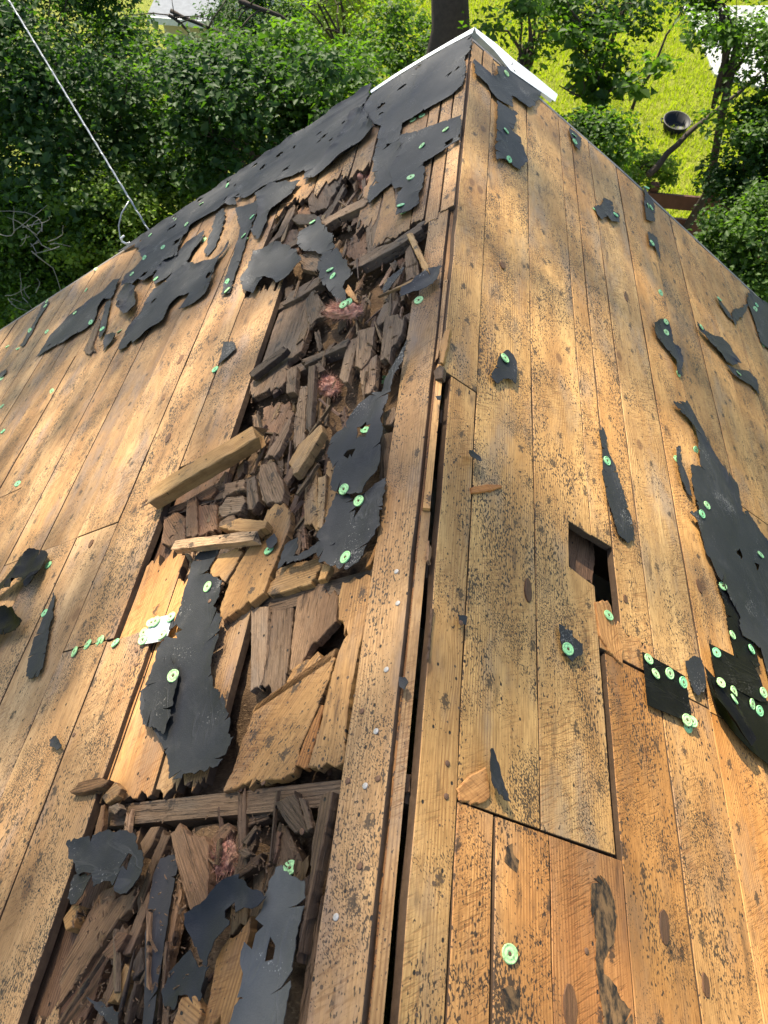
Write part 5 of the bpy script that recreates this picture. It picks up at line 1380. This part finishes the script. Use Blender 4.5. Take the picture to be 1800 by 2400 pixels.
# bare forked sapling standing over the lawn on the right
sp = empty('sapling', (at(1382, 330, 8.6).x, 8.6, GZ)); tag(sp, 'slender sapling with forked dark branches over the sunlit lawn', 'tree', 'trees and shrubs around the house')
m = MB(); top = at(1388, 238, 8.6); m.tube([(at(1382, 330, 8.6).x, 8.6, GZ), at(1381, 330, 8.6), top], [.05, .042, .036], 8); m.build('trunk', M['bark'], sp, True)
tips = [(1325, -10, 8.2), (1362, 95, 8.9), (1440, 70, 8.6), (1410, -5, 9.2), (1468, 165, 8.3), (1310, 200, 8.5), (1430, 285, 8.4)]
m = MB(); rg = random.Random(8); cl = []
for (x, y, Y) in tips:
    e = at(x, y, Y); p, r = limb(top if y < 200 else at(1385, 250, 8.6), e, .02, .005, rg, .08, 6); m.tube(p, r, 6)
    for k in range(3):
        q = p[rg.randrange(2, 6)]; e2 = q + Vector((rg.gauss(0, .25), rg.gauss(0, .2), rg.uniform(.05, .4)))
        p2, r2 = limb(q, e2, .008, .003, rg, .08, 3); m.tube(p2, r2, 4); cl.append(tuple(e2))
m.build('limb', M['bark'], sp, True)
leaf_cloud('crown', cl, [.22] * len(cl), 55, .075, M['leaf'], sp)
# long bare leaning pole-like limb crossing the lawn at the right
m = MB(); rg = random.Random(9)
br = empty('leaning_branch', at(1535, 395, 7.6)); tag(br, 'long dark leaning branch crossing in front of the lawn at the right', 'branch')
p, r = limb(at(1520, 410, 7.6), at(1660, 275, 8.2), .035, .022, rg, .02, 6); m.tube(p, r, 7)
p2, r2 = limb(p[-1], at(1790, 160, 8.6), .022, .010, rg, .03, 6); m.tube(p2, r2, 6)
m.build('limb', M['bark'], br, True)
br2 = empty('leaning_branch', at(1440, 300, 9.4)); tag(br2, 'thin dark branch rising over the lawn toward the driveway', 'branch')
m = MB(); p, r = limb(at(1480, 260, 9.4), at(1610, 0, 9.8), .02, .008, rg, .03, 6); m.tube(p, r, 6); m.build('limb', M['bark'], br2, True)
# dead grey twigs in the left thicket
for k, (x, y) in enumerate(((60, 545), (100, 570), (40, 700))):
    t = empty('dead_twig', at(x, y, 5.0)); tag(t, ['tangle of bare grey twigs at the left edge, upper one', 'tangle of bare grey twigs at the left edge, middle one', 'bare grey twig standing near the rake at the left edge'][k], 'twig', 'dead twigs in the left thicket')
    m = MB(); rg = random.Random(60 + k)
    for i in range(9):
        a_ = at(x + rg.gauss(0, 22), y + rg.gauss(0, 14), 5.0); b_ = a_ + Vector((rg.gauss(0, .2), rg.gauss(0, .1), rg.gauss(.05, .14)))
        p, r = limb(a_, b_, .004, .0015, rg, .15, 5); m.tube(p, r, 4)
    m.build('branches', M['twig'], t, True)
# crossing bare boughs at the upper left
for k, (x0, y0, x1, y1, Y, r0) in enumerate(((400, 25, 560, 95, 8.4, .022), (395, 35, 480, 120, 8.0, .018), (300, 200, 345, 330, 8.2, .03), (230, 120, 470, 185, 8.3, .02), (560, 0, 700, 60, 9.0, .03), (345, 330, 352, 420, 8.0, .03))):
    t = empty('bare_bough', at(x0, y0, Y)); tag(t, ['bare bough crossing in front of the cream shed', 'second bare bough forking before the cream shed', 'dark bough rising through the sunlit gap', 'thin bough slanting below the shed', 'bough at the top between shed and backlit tree', 'dark stem below the sunlit gap'][k], 'branch', 'bare boughs in the left thicket')
    m = MB(); rg = random.Random(70 + k); a_, b_ = at(x0, y0, Y), at(x1, y1, Y)
    p, r = limb(a_, b_, r0, r0 * .5, rg, .05, 6); m.tube(p, r, 6)
    for i in range(4):
        q = p[rg.randrange(1, 6)]; p2, r2 = limb(q, q + Vector((rg.gauss(0, .3), rg.gauss(0, .1), rg.gauss(0, .25))), r0 * .4, r0 * .12, rg, .1, 4); m.tube(p2, r2, 5)
    m.build('limb', M['bark'], t, True)

# undergrowth nobody could count, beneath the trees
cs, rs = [], []
rg = random.Random(77)
for k in range(260):
    x, y = rg.uniform(-9.5, -1.0), rg.uniform(5.0, 10.5)
    cs.append((x, y, GZ + rg.uniform(.1, .8))); rs.append(rg.uniform(.3, .6))
for k in range(110):
    x, y = rg.uniform(3.6, 8), rg.uniform(4.5, 9.2)
    cs.append((x, y, GZ + rg.uniform(.1, .7))); rs.append(rg.uniform(.3, .55))
tag(leaf_cloud('undergrowth', cs, rs, 90, .075, M['leaf_dark'], None), 'low green undergrowth covering the ground beneath the trees', 'undergrowth', None, 'stuff')
# grass blades on the lawn in view
n = 90000
gx = NPR.uniform(-3.5, 9.5, n); gy = NPR.uniform(9.5, 26, n)
h = NPR.uniform(.05, .13, n); a = NPR.uniform(0, 6.28, n); wv = .012
pv = np.stack([np.stack([gx - np.cos(a) * wv, gy - np.sin(a) * wv, np.full(n, GZ)], 1), np.stack([gx + np.cos(a) * wv, gy + np.sin(a) * wv, np.full(n, GZ)], 1),
               np.stack([gx + NPR.normal(0, .03, n), gy + NPR.normal(0, .03, n), GZ + h], 1)], 1).reshape(-1, 3)
me = bpy.data.meshes.new('lawn_grass'); me.vertices.add(n * 3); me.vertices.foreach_set('co', pv.ravel())
me.loops.add(n * 3); me.loops.foreach_set('vertex_index', np.arange(n * 3, dtype=np.int32))
me.polygons.add(n); me.polygons.foreach_set('loop_start', np.arange(0, n * 3, 3, dtype=np.int32)); me.polygons.foreach_set('loop_total', np.full(n, 3, np.int32))
q = me.attributes.new('shade', 'FLOAT', 'POINT'); q.data.foreach_set('value', np.repeat(NPR.random(n), 3).astype(np.float32))
me.update(calc_edges=True); me.materials.append(M['blade'])
o = bpy.data.objects.new('lawn_grass', me); COL.objects.link(o); tag(o, 'short bright grass of the lawn beyond the house', 'grass', None, 'stuff')

# ------------------------------------------------------------------ things in the yard
# cream shed at the upper left
c0 = at(378, 42, 14.5); c1 = at(478, 42, 14.5); zt = c0.z
sh = empty('garden_shed', ((c0.x + c1.x) / 2, 15.5, GZ)); tag(sh, 'small cream shed with grey roof behind the trees at the upper left', 'shed')
m = MB(); m.box(((c0.x + c1.x) / 2, 15.6, (GZ + zt) / 2), c1.x - c0.x, 2.0, zt - GZ); m.build('wall', M['shed'], sh)
for k in range(7):
    z = GZ + .12 + k * (zt - GZ - .1) / 7
    m = MB(); m.box(((c0.x + c1.x) / 2, 14.585, z), c1.x - c0.x + .02, .03, (zt - GZ) / 7 - .03); m.build('siding_board', M['shed'], sh)
m = MB(); m.bar(((c0.x + c1.x) / 2, 14.35, zt + .04), ((c0.x + c1.x) / 2, 16.9, zt + .55), c1.x - c0.x + .4, .06, Vector((0, 0, 1))); m.build('roof', M['shingle'], sh)
m = MB(); m.box(((c0.x + c1.x) / 2, 14.33, zt + .01), c1.x - c0.x + .4, .03, .11); m.build('fascia', M['white_metal'], sh)
m = MB(); m.box((c0.x + (c1.x - c0.x) * .3, 14.555, GZ + .75), .5, .04, 1.2); m.build('door', M['palewall'], sh)
# pale house wall further back
d0 = at(470, 10, 19.0); d1 = at(700, 10, 19.0)
nb = empty('neighbour_house', ((d0.x + d1.x) / 2, 20, GZ)); tag(nb, 'pale rendered neighbouring house glimpsed at the top behind the trees', 'house')
m = MB(); m.box(((d0.x + d1.x) / 2, 21.2, GZ + 1.6), d1.x - d0.x, 4.4, 3.2); m.build('wall', M['palewall'], nb)
m = MB(); m.bar(((d0.x + d1.x) / 2, 18.7, GZ + 3.2), ((d0.x + d1.x) / 2, 21.4, GZ + 4.5), d1.x - d0.x + .6, .1); m.build('roof', M['shingle'], nb)
m = MB(); m.box(((d0.x + d1.x) / 2 + .4, 18.98, GZ + 1.6), .9, .06, 1.1); w_ = m.build('window', M['white_metal'], nb)
# black bin lying on the lawn, with its rim and stripe
bp = ground_at(1578, 305)
bn = empty('garden_tub', (bp.x, bp.y, GZ)); tag(bn, 'small black round tub standing on the sunlit lawn', 'tub')
tm = Matrix.Translation((bp.x, bp.y, GZ + .01)) @ Matrix.Rotation(.25, 4, 'X')
m = MB(); m.lathe([(.0, .0), (.20, .0), (.22, .04), (.26, .20), (.25, .21), (.20, .05), (.0, .04)], 28, tm); m.build('body', M['blackplastic'], bn, True)
m = MB(); m.tube([tm @ Vector((.262 * math.cos(a_ * .2244), .262 * math.sin(a_ * .2244), .208)) for a_ in range(29)], .007, 6, False); m.build('rim', M['trim'], bn, True)
for sx in (-1, 1):
    m = MB(); m.tube([tm @ Vector((sx * .25, -.06, .17)), tm @ Vector((sx * .30, -.05, .18)), tm @ Vector((sx * .30, .05, .18)), tm @ Vector((sx * .25, .06, .17))], .012, 6); m.build('handle', M['blackplastic'], bn, True)
# stained fence of level boards beyond the right rake
f0 = at(1525, 478, 8.2); f1 = at(1790, 500, 8.2)
fn = empty('board_fence', ((f0.x + f1.x) / 2, 8.2, GZ)); tag(fn, 'dark red stained fence of level boards beyond the right rake', 'fence')
for k in range(9):
    z = f0.z + .05 - k * .27
    if z < GZ + .1: break
    m = MB(); m.box(((f0.x + f1.x) / 2 + .4, 8.2, z), f1.x - f0.x + 1.2, .035, .16); m.build('board', M['redwood'], fn)
for k in range(4):
    x = f0.x + (f1.x - f0.x + .6) * k / 3
    m = MB(); m.box((x, 8.27, (GZ + f0.z + .2) / 2), .09, .09, f0.z + .2 - GZ); m.build('post', M['redwood'], fn)
